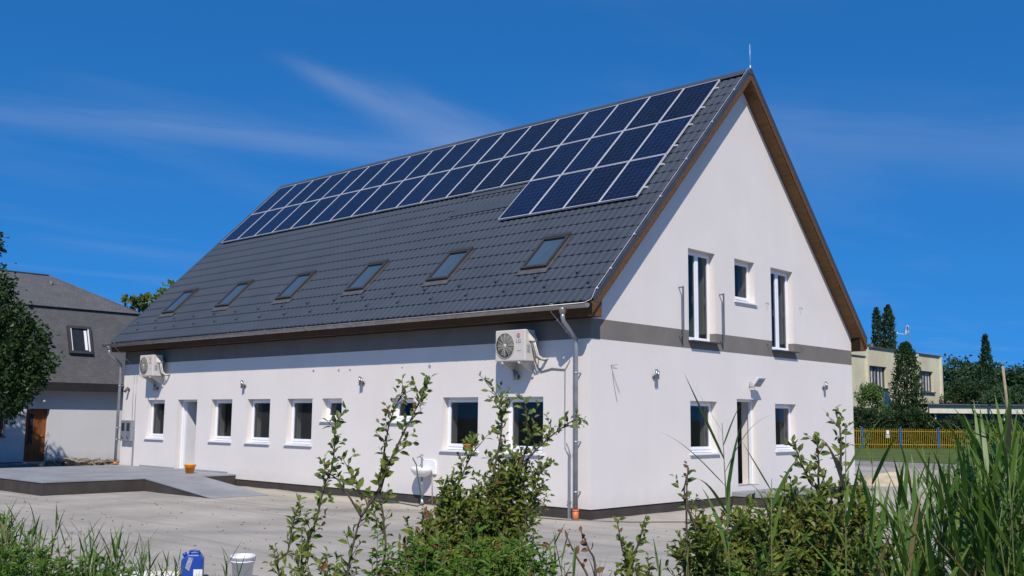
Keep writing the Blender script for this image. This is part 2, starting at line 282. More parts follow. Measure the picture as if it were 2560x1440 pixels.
def ground_mat(name, cols, scale, streaks=False, damp=None, bump=0.5, bscale=18):
    m, t = new_mat(name); nd = t.nodes; lk = t.links
    out = nd.new('ShaderNodeOutputMaterial'); b = nd.new('ShaderNodeBsdfPrincipled'); lk.new(b.outputs[0], out.inputs[0]); b.inputs['Roughness'].default_value = 0.95; b.inputs['Specular IOR Level'].default_value = 0.12
    g = nd.new('ShaderNodeNewGeometry')
    n1 = nd.new('ShaderNodeTexNoise'); n1.inputs['Scale'].default_value = scale; n1.inputs['Detail'].default_value = 10; n1.inputs['Roughness'].default_value = 0.62; lk.new(g.outputs['Position'], n1.inputs[0])
    cr = nd.new('ShaderNodeValToRGB'); cr.color_ramp.elements[0].position = 0.32; cr.color_ramp.elements[0].color = (*cols[0], 1); cr.color_ramp.elements[1].position = 0.68; cr.color_ramp.elements[1].color = (*cols[1], 1); lk.new(n1.outputs[0], cr.inputs[0])
    cs = cr.outputs[0]
    def mult(fac_sock, col):
        nonlocal cs
        mx = nd.new('ShaderNodeMix'); mx.data_type = 'RGBA'; lk.new(fac_sock, mx.inputs[0]); lk.new(cs, mx.inputs[6])
        mx.inputs[7].default_value = (*col, 1); cs = mx.outputs[2]
    if streaks:
        mp = nd.new('ShaderNodeMapping'); mp.inputs['Rotation'].default_value = (0, 0, R(-43)); mp.inputs['Scale'].default_value = (0.16, 2.2, 1); lk.new(g.outputs['Position'], mp.inputs[0])
        n2 = nd.new('ShaderNodeTexNoise'); n2.inputs['Scale'].default_value = 1.3; n2.inputs['Detail'].default_value = 7; n2.inputs['Distortion'].default_value = 0.6; lk.new(mp.outputs[0], n2.inputs[0])
        mr = nd.new('ShaderNodeMapRange'); mr.inputs[1].default_value = 0.5; mr.inputs[2].default_value = 0.72; mr.inputs[4].default_value = 0.65; lk.new(n2.outputs[0], mr.inputs[0]); mult(mr.outputs[0], (0.235, 0.222, 0.205))
        n5 = nd.new('ShaderNodeTexNoise'); n5.inputs['Scale'].default_value = 45; n5.inputs['Detail'].default_value = 3; lk.new(g.outputs['Position'], n5.inputs[0])
        mr = nd.new('ShaderNodeMapRange'); mr.inputs[1].default_value = 0.62; mr.inputs[2].default_value = 0.75; mr.inputs[4].default_value = 0.4; lk.new(n5.outputs[0], mr.inputs[0]); mult(mr.outputs[0], (0.22, 0.20, 0.18))
    for d in (damp or []):
        (cx, cy, ang, a, bb, col, amt) = d
        mp = nd.new('ShaderNodeMapping'); mp.vector_type = 'TEXTURE'; mp.inputs['Location'].default_value = (cx, cy, -0.2); mp.inputs['Rotation'].default_value = (0, 0, R(ang)); mp.inputs['Scale'].default_value = (a, bb, 1); lk.new(g.outputs['Position'], mp.inputs[0])
        n3 = nd.new('ShaderNodeTexNoise'); n3.inputs['Scale'].default_value = 1.4; n3.inputs['Detail'].default_value = 6; lk.new(g.outputs['Position'], n3.inputs[0])
        ln = nd.new('ShaderNodeVectorMath'); ln.operation = 'LENGTH'; lk.new(mp.outputs[0], ln.inputs[0])
        ad = nd.new('ShaderNodeMath'); ad.operation = 'MULTIPLY_ADD'; lk.new(n3.outputs[0], ad.inputs[0]); ad.inputs[1].default_value = 1.3; lk.new(ln.outputs['Value'], ad.inputs[2])
        mr = nd.new('ShaderNodeMapRange'); mr.inputs[1].default_value = 1.65; mr.inputs[2].default_value = 1.0; mr.inputs[3].default_value = 0; mr.inputs[4].default_value = amt; lk.new(ad.outputs[0], mr.inputs[0]); mult(mr.outputs[0], col)
    lk.new(cs, b.inputs['Base Color'])
    n4 = nd.new('ShaderNodeTexNoise'); n4.inputs['Scale'].default_value = bscale; n4.inputs['Detail'].default_value = 8; lk.new(g.outputs['Position'], n4.inputs[0])
    bp = nd.new('ShaderNodeBump'); bp.inputs['Strength'].default_value = bump; bp.inputs['Distance'].default_value = 0.03; lk.new(n4.outputs[0], bp.inputs['Height']); lk.new(bp.outputs[0], b.inputs['Normal'])
    return m
M['yard'] = ground_mat('dusty_concrete_yard', ((0.285, 0.260, 0.220), (0.435, 0.400, 0.342)), 0.55, True,
                       [(-4.9, -2.2, 40, 2.6, .55, (0.225, 0.205, 0.175), .8), (-6.0, -0.5, 0, 7.5, .45, (0.47, 0.42, 0.33), .7), (1.4, 3.2, 90, 5, 1.0, (0.46, 0.42, 0.34), .6), (-2, -5, 48, 5.5, .35, (0.27, 0.26, 0.245), .55), (2.5, -4, 48, 5.5, .3, (0.27, 0.26, 0.245), .5)], 0.3, 30)
M['ground'] = ground_mat('rough_ground', ((0.07, 0.085, 0.03), (0.16, 0.135, 0.075)), 0.25)
M['lawn'] = ground_mat('mown_lawn', ((0.055, 0.095, 0.02), (0.115, 0.135, 0.04)), 0.5, bump=0.8)
M['gravel'] = ground_mat('gravel_strip', ((0.16, 0.15, 0.135), (0.34, 0.315, 0.28)), 2.5, bump=1.0)
M['soil'] = ground_mat('weedy_soil', ((0.05, 0.055, 0.02), (0.13, 0.10, 0.06)), 1.2, bump=1.0)

# ------------------------------------------------------------------ mesh helpers
class MB:
    def __init__(s): s.v = []; s.f = []; s.sm = []
    def add(s, vs, fs, smooth=False):
        o = len(s.v); s.v += [tuple(v) for v in vs]; s.f += [tuple(i + o for i in f) for f in fs]; s.sm += [smooth] * len(fs); return s
    def quad(s, a, b, c, d): return s.add([a, b, c, d], [(0, 1, 2, 3)])
    def box(s, x0, x1, y0, y1, z0, z1):
        return s.add([(x0, y0, z0), (x1, y0, z0), (x1, y1, z0), (x0, y1, z0), (x0, y0, z1), (x1, y0, z1), (x1, y1, z1), (x0, y1, z1)],
                     [(0, 3, 2, 1), (4, 5, 6, 7), (0, 1, 5, 4), (1, 2, 6, 5), (2, 3, 7, 6), (3, 0, 4, 7)])
    def obox(s, c, ax, ay, az):   # oriented box from centre and half axes
        c, ax, ay, az = map(Vector, (c, ax, ay, az)); vs = []
        for k in (-1, 1):
            for (i, j) in ((-1, -1), (1, -1), (1, 1), (-1, 1)): vs.append(c + ax * i + ay * j + az * k)
        return s.add(vs, [(0, 3, 2, 1), (4, 5, 6, 7), (0, 1, 5, 4), (1, 2, 6, 5), (2, 3, 7, 6), (3, 0, 4, 7)])
    def prism(s, poly, d):        # polygon (list of 3d points) extruded by vector d
        n = len(poly); d = Vector(d); a = [Vector(p) for p in poly]; b = [p + d for p in a]
        return s.add(a + b, [tuple(range(n))[::-1], tuple(range(n, 2 * n))] + [(i, (i + 1) % n, n + (i + 1) % n, n + i) for i in range(n)])
    def tube(s, pts, r, n=8, cap=True):
        pts = [Vector(p) for p in pts]; rs = r if isinstance(r, (list, tuple)) else [r] * len(pts)
        o = len(s.v); nf = 0; prev = None
        for i, p in enumerate(pts):
            t = (pts[min(i + 1, len(pts) - 1)] - pts[max(i - 1, 0)])
            t = t.normalized() if t.length > 1e-9 else Vector((0, 0, 1))
            if prev is None:
                a = Vector((1, 0, 0)) if abs(t.x) < 0.8 else Vector((0, 1, 0)); u = t.cross(a).normalized()
            else:
                u = prev - t * prev.dot(t); u = u.normalized() if u.length > 1e-6 else t.orthogonal().normalized()
            prev = u; w = t.cross(u)
            for k in range(n):
                an = 2 * math.pi * k / n; s.v.append(tuple(p + (u * math.cos(an) + w * math.sin(an)) * rs[i]))
        for i in range(len(pts) - 1):
            for k in range(n):
                a = o + i * n + k; b = o + i * n + (k + 1) % n
                s.f.append((a, b, b + n, a + n)); s.sm.append(True)
        if cap:
            s.f.append(tuple(o + k for k in range(n))[::-1]); s.sm.append(False)
            e = o + (len(pts) - 1) * n; s.f.append(tuple(e + k for k in range(n))); s.sm.append(False)
        return s
    def lathe(s, prof, n=24, c=(0, 0, 0), close=False):
        o = len(s.v)
        for (r, z) in prof:
            for k in range(n):
                an = 2 * math.pi * k / n; s.v.append((c[0] + r * math.cos(an), c[1] + r * math.sin(an), c[2] + z))
        for i in range(len(prof) - 1):
            for k in range(n):
                a = o + i * n + k; b = o + i * n + (k + 1) % n; s.f.append((a, b, b + n, a + n)); s.sm.append(True)
        return s
    def mesh(s, name):
        me = bpy.data.meshes.new(name); me.from_pydata(s.v, [], s.f); me.update()
        me.polygons.foreach_set('use_smooth', s.sm); return me
    def build(s, name, mat, parent=None, bevel=0.0, loc=None, rz=None):
        o = bpy.data.objects.new(name, s.mesh(name)); COL.objects.link(o)
        if mat: o.data.materials.append(M[mat] if isinstance(mat, str) else mat)
        if parent: o.parent = parent
        if loc: o.location = loc
        if rz is not None: o.rotation_euler.z = rz
        if bevel:
            b = o.modifiers.new('bevel', 'BEVEL'); b.width = bevel; b.segments = 2; b.limit_method = 'ANGLE'; b.angle_limit = R(40)
        return o
def link_mesh(name, me, parent=None, mw=None):
    o = bpy.data.objects.new(name, me); COL.objects.link(o)
    if parent: o.parent = parent
    if mw is not None: o.matrix_local = mw
    return o
def tag(o, label, cat, group=None, kind=None):
    if label: o['label'] = label
    if cat: o['category'] = cat
    if group: o['group'] = group
    if kind: o['kind'] = kind
    return o
def thing(name, label, cat, loc=(0, 0, 0), rz=0.0, group=None):
    o = bpy.data.objects.new(name, None); COL.objects.link(o); o.empty_display_size = 0.2; o.location = loc; o.rotation_euler.z = rz
    return tag(o, label, cat, group)
def struct(o): o['kind'] = 'structure'; return o
def stuff(o): o['kind'] = 'stuff'; return o
def np_mesh(name, V, F, mat, parent=None, smooth=False):
    """V (n,3), F (m,k) -> object"""
    me = bpy.data.meshes.new(name); m, k = F.shape
    me.vertices.add(len(V)); me.vertices.foreach_set('co', np.ascontiguousarray(V, dtype=np.float32).ravel())
    me.loops.add(m * k); me.loops.foreach_set('vertex_index', np.ascontiguousarray(F, dtype=np.int32).ravel())
    me.polygons.add(m); me.polygons.foreach_set('loop_start', np.arange(0, m * k, k, dtype=np.int32))
    me.polygons.foreach_set('use_smooth', np.full(m, smooth)); me.update(calc_edges=True); me.validate()
    me.materials.append(M[mat]); o = bpy.data.objects.new(name, me); COL.objects.link(o)
    if parent: o.parent = parent
    return o

# ------------------------------------------------------------------ the setting: ground sheets
def fbm(x, y, s=1.0):
    return (math.sin(x * 1.3 * s + 1.1) * math.cos(y * 1.7 * s - .4) + .5 * math.sin(x * 3.1 * s - y * 2.3 * s + 2) + .25 * math.sin(x * 7.3 * s + y * 5.9 * s)) / 1.75
def sheet(name, x0, x1, y0, y1, nx, ny, zf, mat):
    xs = np.linspace(x0, x1, nx + 1); ys = np.linspace(y0, y1, ny + 1)
    V = np.array([(x, y, zf(x, y)) for y in ys for x in xs])
    F = np.array([(j * (nx + 1) + i, j * (nx + 1) + i + 1, (j + 1) * (nx + 1) + i + 1, (j + 1) * (nx + 1) + i) for j in range(ny) for i in range(nx)])
    return struct(np_mesh(name, V, F, mat, smooth=True))
sheet('ground', -1500, 1500, -1500, 1500, 30, 30, lambda x, y: -0.23, 'ground')
def yard_z(x, y):
    z = -0.205 + 0.006 * fbm(x, y, .8)
    if y < 0.5 and x < 0.4:                      # loose sand banked against the long wall
        z += 0.05 * math.exp(-((y) / 0.45) ** 2) * (0.55 + 0.45 * fbm(x * 1.4, 3.1, 1.0)) * min(1, max(0, (-x - 1) / 6))
    if x > -.5 and y > -.5:
        z += 0.025 * math.exp(-(x / 0.4) ** 2) * (0.6 + .4 * fbm(y, 1.0, 1.5))
    return z
sheet('yard', -24.4, 13.0, -10.5, 27.0, 187, 188, yard_z, 'yard')
sheet('gravel_strip', -40, 24, 27.0, 33.5, 30, 6, lambda x, y: -0.215 + .012 * fbm(x * 2, y * 2), 'gravel')
sheet('lawn', -60, 40, 33.5, 75.0, 40, 20, lambda x, y: -0.212 + .02 * fbm(x, y, .5), 'lawn')
# low weedy bank between the photographer and the yard (runs across the view direction)
fx, fy = -0.6785, 0.7346; rx, ry = 0.7346, 0.6785
def bank_z(a, d):
    t = min(1, max(0, (11.2 - d) / 2.6)); t = t * t * (3 - 2 * t)
    return -0.235 + 0.36 * t + 0.05 * fbm(a * 1.3, d * 1.3) * t
nv = []; na, ndp = 70, 60
for j in range(ndp + 1):
    for i in range(na + 1):
        a = -14 + 30 * i / na; d = -4 + 15.4 * j / ndp
        nv.append((CAM.x + fx * d + rx * a, CAM.y + fy * d + ry * a, bank_z(a, d)))
nf = np.array([(j * (na + 1) + i, j * (na + 1) + i + 1, (j + 1) * (na + 1) + i + 1, (j + 1) * (na + 1) + i) for j in range(ndp) for i in range(na)])
struct(np_mesh('earth_bank', np.array(nv), nf, 'soil', smooth=True))
def bank_at(x, y):
    dx, dy = x - CAM.x, y - CAM.y
    return bank_z(dx * rx + dy * ry, dx * fx + dy * fy)

# ------------------------------------------------------------------ the white house
HL, HW, RY, RZ = 18.54, 11.47, 5.735, 9.94
ZB1, ZB2 = 3.21, 3.60
house = thing('white_house', 'long white rendered house with steep anthracite roof carrying solar panels', 'house')
LONG_OP = [  # x0, x1, z0, z1, kind
    (-16.98, -15.95, .95, 2.11, 'w'), (-15.20, -14.13, .13, 2.11, 'd'), (-13.39, -12.33, .95, 2.11, 'w'), (-11.59, -10.54, .95, 2.11, 'w'),
    (-9.79, -8.73, .95, 2.11, 'w'), (-8.34, -7.56, 1.55, 2.11, 's'), (-5.78, -5.0, 1.55, 2.11, 's'), (-4.06, -2.99, .97, 2.11, 'w'), (-2.25, -1.19, .97, 2.11, 'w')]
GAB_OP = [(3.42, 4.50, .95, 2.09, 'w'), (5.35, 6.32, .21, 2.17, 'd'), (7.13, 8.19, .95, 2.09, 'w'),
          (3.40, 4.50, 3.39, 5.40, 't'), (5.35, 6.27, 4.40, 5.41, 's'), (7.05, 8.18, 3.39, 5.40, 't')]
DEP, DEP2 = 0.16, 0.45           # outer reveal depth, whole wall thickness
def roof_under(y): return RZ - abs(y - RY) - 0.15
wall_mb = {'plaster': MB(), 'band': MB()}
def wall_strips(ops, lo, hi, zlines, P, top=None):
    """P(a,depth,z)->world; lo/hi bounds along the wall (functions of z)"""
    zl = sorted(set([round(z, 4) for z in zlines] + [round(v, 4) for o in ops for v in (o[2], o[3])]))
    for z0, z1 in zip(zl[:-1], zl[1:]):
        mb = wall_mb['band' if z0 >= ZB1 - 1e-4 and z1 <= ZB2 + 1e-4 else 'plaster']
        cut = sorted([(o[0], o[1]) for o in ops if o[2] <= z0 + 1e-4 and o[3] >= z1 - 1e-4])
        a0, a1 = lo(z0), lo(z1)
        for (c0, c1) in cut + [(None, None)]:
            b0, b1 = (hi(z0), hi(z1)) if c0 is None else (c0, c0)
            mb.quad(P(a0, 0, z0), P(b0, 0, z0), P(b1, 0, z1), P(a1, 0, z1))
            a0 = a1 = c1
        for (c0, c1) in cut:       # side reveals
            mb.quad(P(c0, 0, z0), P(c0, 0, z1), P(c0, DEP2, z1), P(c0, DEP2, z0)); mb.quad(P(c1, 0, z0), P(c1, DEP2, z0), P(c1, DEP2, z1), P(c1, 0, z1))
    for o in ops:
        mb = wall_mb['plaster']
        mb.quad(P(o[0], 0, o[3]), P(o[1], 0, o[3]), P(o[1], DEP2, o[3]), P(o[0], DEP2, o[3])); mb.quad(P(o[0], 0, o[2]), P(o[0], DEP2, o[2]), P(o[1], DEP2, o[2]), P(o[1], 0, o[2]))
PL = lambda a, d, z: (a, d, z)
PG = lambda a, d, z: (-d, a, z)
wall_strips(LONG_OP, lambda z: -HL, lambda z: 0.0, [0, ZB1, ZB2, 4.05], PL)
glo = lambda z: max(0.0, z + 0.15 - RZ + RY); ghi = lambda z: min(HW, RY + RZ - 0.15 - z)
wall_strips(GAB_OP, glo, ghi, [0, ZB1, ZB2, 4.05, RZ - .151], PG)
wall_mb['plaster'].build('wall', 'plaster', house); wall_mb['band'].build('wall_band', 'band', house)
# rear walls (not in view)
m = MB(); m.quad((-HL, HW, 0), (0, HW, 0), (0, HW, 4.05), (-HL, HW, 4.05))
m.add([(-HL, 0, 0), (-HL, HW, 0), (-HL, HW, 4.05), (-HL, RY, RZ - .15), (-HL, 0, 4.05)], [(0, 4, 3, 2, 1)]); m.build('rear_wall', 'plaster', house)
m = MB(); m.box(-HL + .02, -.02, .02, HW - .02, -.6, -.001)                    # plinth, set back a little under the plaster edge
m.build('plinth', 'plinth', house)
# inside: floors and partitions seen through the windows
m = MB(); m.box(-HL + .05, -.05, .05, HW - .05, .0, .12); m.build('floor_slab', 'inside', house)
m = MB(); m.box(-HL + .05, -.45, .45, HW - .05, 3.02, 3.28); m.build('ceiling_slab', 'inside', house)
m = MB(); m.box(-HL + .1, -4.6, 4.7, 4.82, .12, 3.02); m.build('partition', 'inside', house)
for xx in (-15.6, -12.9, -10.2, -7.0, -4.6):
    m = MB(); m.box(xx - .06, xx + .06, .45, 4.7, .12, 3.02); m.build('partition', 'inside', house)
for (a, b, c, d_, z0, z1) in ((-4.6, -.45, 9.0, 9.12, .12, 3.02), (-4.6, -.45, 4.95, 5.07, .12, 3.02), (-4.72, -4.6, .6, 11, .12, 3.02), (-4.4, -4.3, 2.6, 8.9, 3.28, 5.9), (-4.3, -.45, 6.6, 6.7, 3.28, 5.9), (-4.3, -.45, 4.9, 5.0, 3.28, 5.9)):
    m = MB(); m.box(a, b, c, d_, z0, z1); m.build('partition', 'inside', house)

# ---- windows
def window(ops, place, kind):
    a0, a1, z0, z1 = ops[:4]; w = a1 - a0
    root = None
    y0, y1 = DEP - .005, DEP + .065
    fw = .055; zb = z0 + (.035 if kind in 'ws' else .0)
    m = MB()
    fr_b = .12 if kind in 'ws' else .05
    m.box(0.002, fw, y0, y1, zb, z1 - .002); m.box(w - fw, w - .002, y0, y1, zb, z1 - .002); m.box(fw, w - fw, y0, y1, z1 - fw, z1 - .002); m.box(fw, w - fw, y0, y1, zb, zb + fr_b * .6)
    win = m.build('window', 'pvc', house, bevel=.004)
    win.matrix_local = place(a0)
    def sash(s0, s1):
        sy0, sy1 = y0 - .016, y1 - .02; sw = .062; q0, q1 = zb + fr_b * .5, z1 - fw * .75
        m = MB(); m.box(s0, s0 + sw, sy0, sy1, q0, q1); m.box(s1 - sw, s1, sy0, sy1, q0, q1); m.box(s0 + sw, s1 - sw, sy0, sy1, q1 - sw, q1); m.box(s0 + sw, s1 - sw, sy0, sy1, q0, q0 + sw)
        sa = m.build('sash', 'pvc', win, bevel=.006)
        m = MB(); m.quad((s0 + sw - .004, sy0 + .03, q0 + sw - .004), (s1 - sw + .004, sy0 + .03, q0 + sw - .004), (s1 - sw + .004, sy0 + .03, q1 - sw + .004), (s0 + sw - .004, sy0 + .03, q1 - sw + .004)); m.build('pane', 'glass', sa)
        m = MB(); m.box(s1 - .045, s1 - .02, sy1, sy1 + .02, (q0 + q1) / 2 - .03, (q0 + q1) / 2 + .03); m.box(s1 - .04, s1 - .025, sy1 + .02, sy1 + .035, (q0 + q1) / 2 - .13, (q0 + q1) / 2 + .01); m.build('handle', 'pvc', sa)
        return sa
    if kind == 's' and a0 < 0:      # small windows stand tilted open
        sa = sash(fw * .7, w - fw * .7); zq = zb + fr_b * .5
        sa.matrix_local = Matrix.Translation((0, y0, zq)) @ Matrix.Rotation(R(-9), 4, 'X') @ Matrix.Translation((0, -y0, -zq))
    elif kind == 't':
        sash(fw * .7, w / 2 - .004); sash(w / 2 + .004, w - fw * .7)
    else: sash(fw * .7, w - fw * .7)
    if kind in 'ws':
        m = MB(); m.prism([(-.045, -.055, z0 + .001), (-.045, DEP + .0, z0 + .015), (-.045, DEP + .0, z0 + .033), (-.045, -.055, z0 + .022)], (w + .09, 0, 0))
        m.v = [(min(max(v[0], -.045 if v[1] < .01 else .003), w + .045 if v[1] < .01 else w - .003), v[1], v[2]) for v in m.v]
        m2 = MB(); m2.box(-.045, w + .045, -.055, -.002, z0 - .012, z0 + .022); m2.box(.003, w - .003, -.002, DEP, z0 + .002, z0 + .026); m2.build('sill', 'sill', win, bevel=.003)
        m = MB(); m.box(.0, w, DEP2 - .06, DEP2 + .14, z0 - .03, z0 + .03); m.build('inner_sill', 'sill', win)
    return win
place_l = lambda a: Matrix.Translation((a, 0, 0))
place_g = lambda a: Matrix.Translation((0, a, 0)) @ Matrix.Rotation(R(90), 4, 'Z')
for o in LONG_OP:
    if o[4] != 'd': window(o, place_l, o[4])
for o in GAB_OP:
    if o[4] != 'd':
        w_ = window(o, place_g, o[4])
        if o[4] == 't':      # projecting threshold plate under each tall window
            m = MB(); m.box(-.03, o[1] - o[0] + .03, -.135, DEP, o[2] - .03, o[2] - .003); m.build('threshold', 'verge', w_, bevel=.003)
# ---- doors (both stand open inwards)
def door(o, place, hinge, ang):
    a0, a1, z0, z1 = o[:4]; w = a1 - a0
    m = MB(); fw = .06; y0, y1 = DEP, DEP + .08
    m.box(.002, fw, y0, y1, z0, z1 - .002); m.box(w - fw, w - .002, y0, y1, z0, z1 - .002); m.box(fw, w - fw, y0, y1, z1 - fw, z1 - .002)
    d = m.build('door', 'pvc', house, bevel=.004); d.matrix_local = place(a0)
    lw = w - 2 * fw - .01; q0, q1 = z0 + .012, z1 - fw - .004
    m = MB(); m.box(0, lw, 0, .07, q0, q1)
    lf = m.build('door_leaf', 'leaf_door', d, bevel=.004)
    m = MB()
    for (u0, u1, t0, t1) in ((.12, lw - .12, q0 + .15, q0 + .85), (.12, lw - .12, q0 + 1.0, q1 - .15)):
        for s in (-1, 1):
            yy = -.006 if s < 0 else .07
            m.box(u0, u1, yy, yy + .006, t0, t0 + .025); m.box(u0, u1, yy, yy + .006, t1 - .025, t1); m.box(u0, u0 + .025, yy, yy + .006, t0 + .025, t1 - .025); m.box(u1 - .025, u1, yy, yy + .006, t0 + .025, t1 - .025)
    if hinge == 'l':
        lf.matrix_local = Matrix.Translation((fw + .075, y1 - .01, 0)) @ Matrix.Rotation(R(ang), 4, 'Z')
    else:
        lf.matrix_local = Matrix.Translation((w - fw - .005, y1 - .01, 0)) @ Matrix.Rotation(R(180 - ang), 4, 'Z') @ Matrix.Translation((0, -.07, 0))
    m = MB(); m.box(lw - .075, lw - .04, -.012, .082, q0 + .86, q0 + 1.12); m.tube([(lw - .057, -.012, q0 + 1.0), (lw - .057, -.05, q0 + 1.0), (lw - .16, -.05, q0 + 1.0)], .009); m.tube([(lw - .057, .082, q0 + 1.0), (lw - .057, .12, q0 + 1.0), (lw - .16, .12, q0 + 1.0)], .009); m.build('door_handle', 'chrome', lf)
    m = MB(); m.box(.002, w - .002, .0, DEP + .08, z0 - .0, z0 + .012); m.build('threshold', 'skirt', d)
    return d
door(LONG_OP[1], place_l, 'l', 86); door(GAB_OP[1], place_g, 'l', 91)

# ---- roof
S2 = math.sqrt(.5)
def RP(x, s, n=0.0): return Vector((x, RY - s * S2 - n * S2, RZ - s * S2 + n * S2))      # front slope point: s down the slope, n above it
XL, XR, SE = -18.86, 0.317, 8.60
roof = MB()
yE = RY - SE * S2 + .02
def slab_poly(x): return [(x, yE, RZ - (RY - yE) - .03), (x, RY, RZ - .03), (x, 2 * RY - yE, RZ - (RY - yE) - .03), (x, 2 * RY - yE, RZ - (RY - yE) - .26), (x, RY, RZ - .26), (x, yE, RZ - (RY - yE) - .26)]
roof.prism(slab_poly(XL + .03), (XR - XL - .06, 0, 0))
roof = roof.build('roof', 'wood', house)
roof.data.materials.append(M['wood_shade'])
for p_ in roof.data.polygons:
    if abs(p_.normal.y) > .9: p_.material_index = 1  # eave fronts take the wood with shade in its colour
# barge boards on both verges and both slopes
for x0 in (XR - .03, XL + .003):
    for sgn in (-1, 1):
        m = MB(); y_e = RY + sgn * (RY - yE); ze = RZ - (RY - yE)
        m.prism([(x0, RY, RZ - .035), (x0, y_e, ze - .035), (x0, y_e, ze - .22), (x0, RY, RZ - .22)], (.027, 0, 0)); m.build('barge_board', 'wood', roof)
        m = MB()
        m.prism([(x0 - .06, RY, RZ + .075), (x0 - .06, y_e - sgn * .0, ze + .075), (x0 - .06, y_e, ze + .060), (x0 - .06, RY, RZ + .060)], (.098, 0, 0))
        xo = x0 + .028 if x0 > -5 else x0 - .004
        m.prism([(xo, RY, RZ + .0598), (xo, y_e, ze + .0598), (xo, y_e, ze - .045), (xo, RY, RZ - .045)], (.004, 0, 0)); m.build('verge_flashing', 'verge', roof)
# pressed steel tiles: each tile is its own piece, 300 nearest as parts, the remainder one field
TWI, TLE = 0.1855, 0.397
def tile_mesh(nu=8):
    prof = []
    for i in range(nu + 1):
        u = i / nu; prof.append((u * TWI, 0.012 + 0.0085 * math.cos(2 * math.pi * u)))
    rows = [(0.0, .000, 0), (TLE * .94, .015, 1), (TLE, .013, 1), (TLE - .004, -.024, 1)]     # (down slope, lift, scallop): upper edge, lip, nose, riser
    V = []; F = []
    for (s, l, q) in rows:
        for (x, h) in prof: V.append((x, s - q * .020 * (1 - math.cos(2 * math.pi * (x / TWI))), h + l + .022))
    for j in range(3):
        for i in range(nu):
            a = j * (nu + 1) + i; F.append((a, a + 1, a + nu + 2, a + nu + 1))
    return np.array(V), np.array(F)
TV, TF = tile_mesh()
def tile_world(V, x, s, back=False):
    W_ = np.empty_like(V); X = V[:, 0] + x; Sd = V[:, 1] + s; n = V[:, 2]
    if back: W_[:, 0] = X; W_[:, 1] = RY + Sd * S2 + n * S2
    else: W_[:, 0] = X; W_[:, 1] = RY - Sd * S2 - n * S2
    W_[:, 2] = RZ - Sd * S2 + n * S2
    return W_
SKY_X = [-16.93, -13.86, -10.84, -7.83, -4.83, -1.89]
ncol = int((XR - .03 - XL - .03) / TWI); ncrs = 21; s_first = SE - ncrs * TLE
x_first = XR - .035 - ncol * TWI
tiles = []
for c in range(-1, ncrs):
    for k in range(ncol):
        x = x_first + k * TWI; s = s_first + c * TLE
        if s < 0: continue
        p = RP(x + TWI / 2, s + TLE / 2, .03)
        hid = (s + TLE < .314 + 1.63 * 3.0 and -4.35 < x < -.5 and s > .35) or (s + TLE < .314 + 1.63 * 2 and x < -.5 and x > -18.3 and s > .35)
        sk = any(abs(x + TWI / 2 - cx) < .33 and 6.25 < s + TLE * .5 < 7.4 for cx in SKY_X)
        tiles.append(((p - CAM).length + (1000 if hid or sk else 0), x, s))
tiles.sort()
tm = bpy.data.meshes.new('tile'); tm.from_pydata([tuple(v) for v in TV * [1, -1, 1]], [], [tuple(int(i) for i in f[::-1]) for f in TF]); tm.materials.append(M['tile'])
tm.polygons.foreach_set('use_smooth', [True] * len(tm.polygons))
Rm = Matrix(((1, 0, 0), (0, S2, -S2), (0, S2, S2))).to_4x4()
for d_, x, s in tiles[:300]:
    o = bpy.data.objects.new('tile', tm); COL.objects.link(o); o.parent = roof; o.matrix_local = Matrix.Translation(RP(x, s)) @ Rm
rest = [tile_world(TV, x, s) for d_, x, s in tiles[300:]]
TV4, TF4 = tile_mesh(4)
V = np.concatenate(rest); F = np.concatenate([TF + i * len(TV) for i in range(len(rest))])
stuff(np_mesh('tile_field', V, F, 'tile', roof, True))
back = [tile_world(TV4, x_first + k * TWI, s_first + c * TLE, True) for c in range(0, ncrs) for k in range(ncol)]
V = np.concatenate(back); F = np.concatenate([TF4[:, ::-1] + i * len(TV4) for i in range(len(back))])
stuff(np_mesh('tile_field', V, F, 'tile', roof, True))
m = MB()                                                    # ridge cap
m.prism([(XL, RY - .15, RZ - .085), (XL, RY - .09, RZ - .005), (XL, RY - .035, RZ + .055), (XL, RY + .035, RZ + .055), (XL, RY + .09, RZ - .005), (XL, RY + .15, RZ - .085)], (XR - XL + .01, 0, 0))
m.build('ridge_cap', 'tile', roof)
for (xa, xb, s) in ((-6.5, -4.2, 3.72), (-6.6, -4.2, 4.53)):  # flat sheet laps below the panels
    m = MB(); m.prism([RP(xa, s - .38, .058), RP(xa, s, .066), RP(xa, s, .060), RP(xa, s - .38, .052)], (xb - xa, 0, 0)); m.build('repair_sheet', 'tile', roof)
# snow guards
sg_mb = MB(); sg_mb.obox((0, 0, .022), (.026, .0, .0), (0, .004, 0), (0, 0, .022)); sg_mb.obox((0, .05, .008), (.012, 0, 0), (0, .06, 0), (0, 0, .003)); sg_mb.obox((-.022, .012, .02), (.004, .014, 0), (0, .004, 0), (0, 0, .02))
sgm = sg_mb.mesh('snow_guard'); sgm.materials.append(M['verge'])
for row, (x0, s) in enumerate(((-0.54, 7.70), (-0.05, 8.08))):
    x = x0
    while x > -18.6:
        o = bpy.data.objects.new('snow_guard', sgm); COL.objects.link(o); o.parent = roof; o.matrix_local = Matrix.Translation(RP(x, s, .05)) @ Rm; x -= 1.113
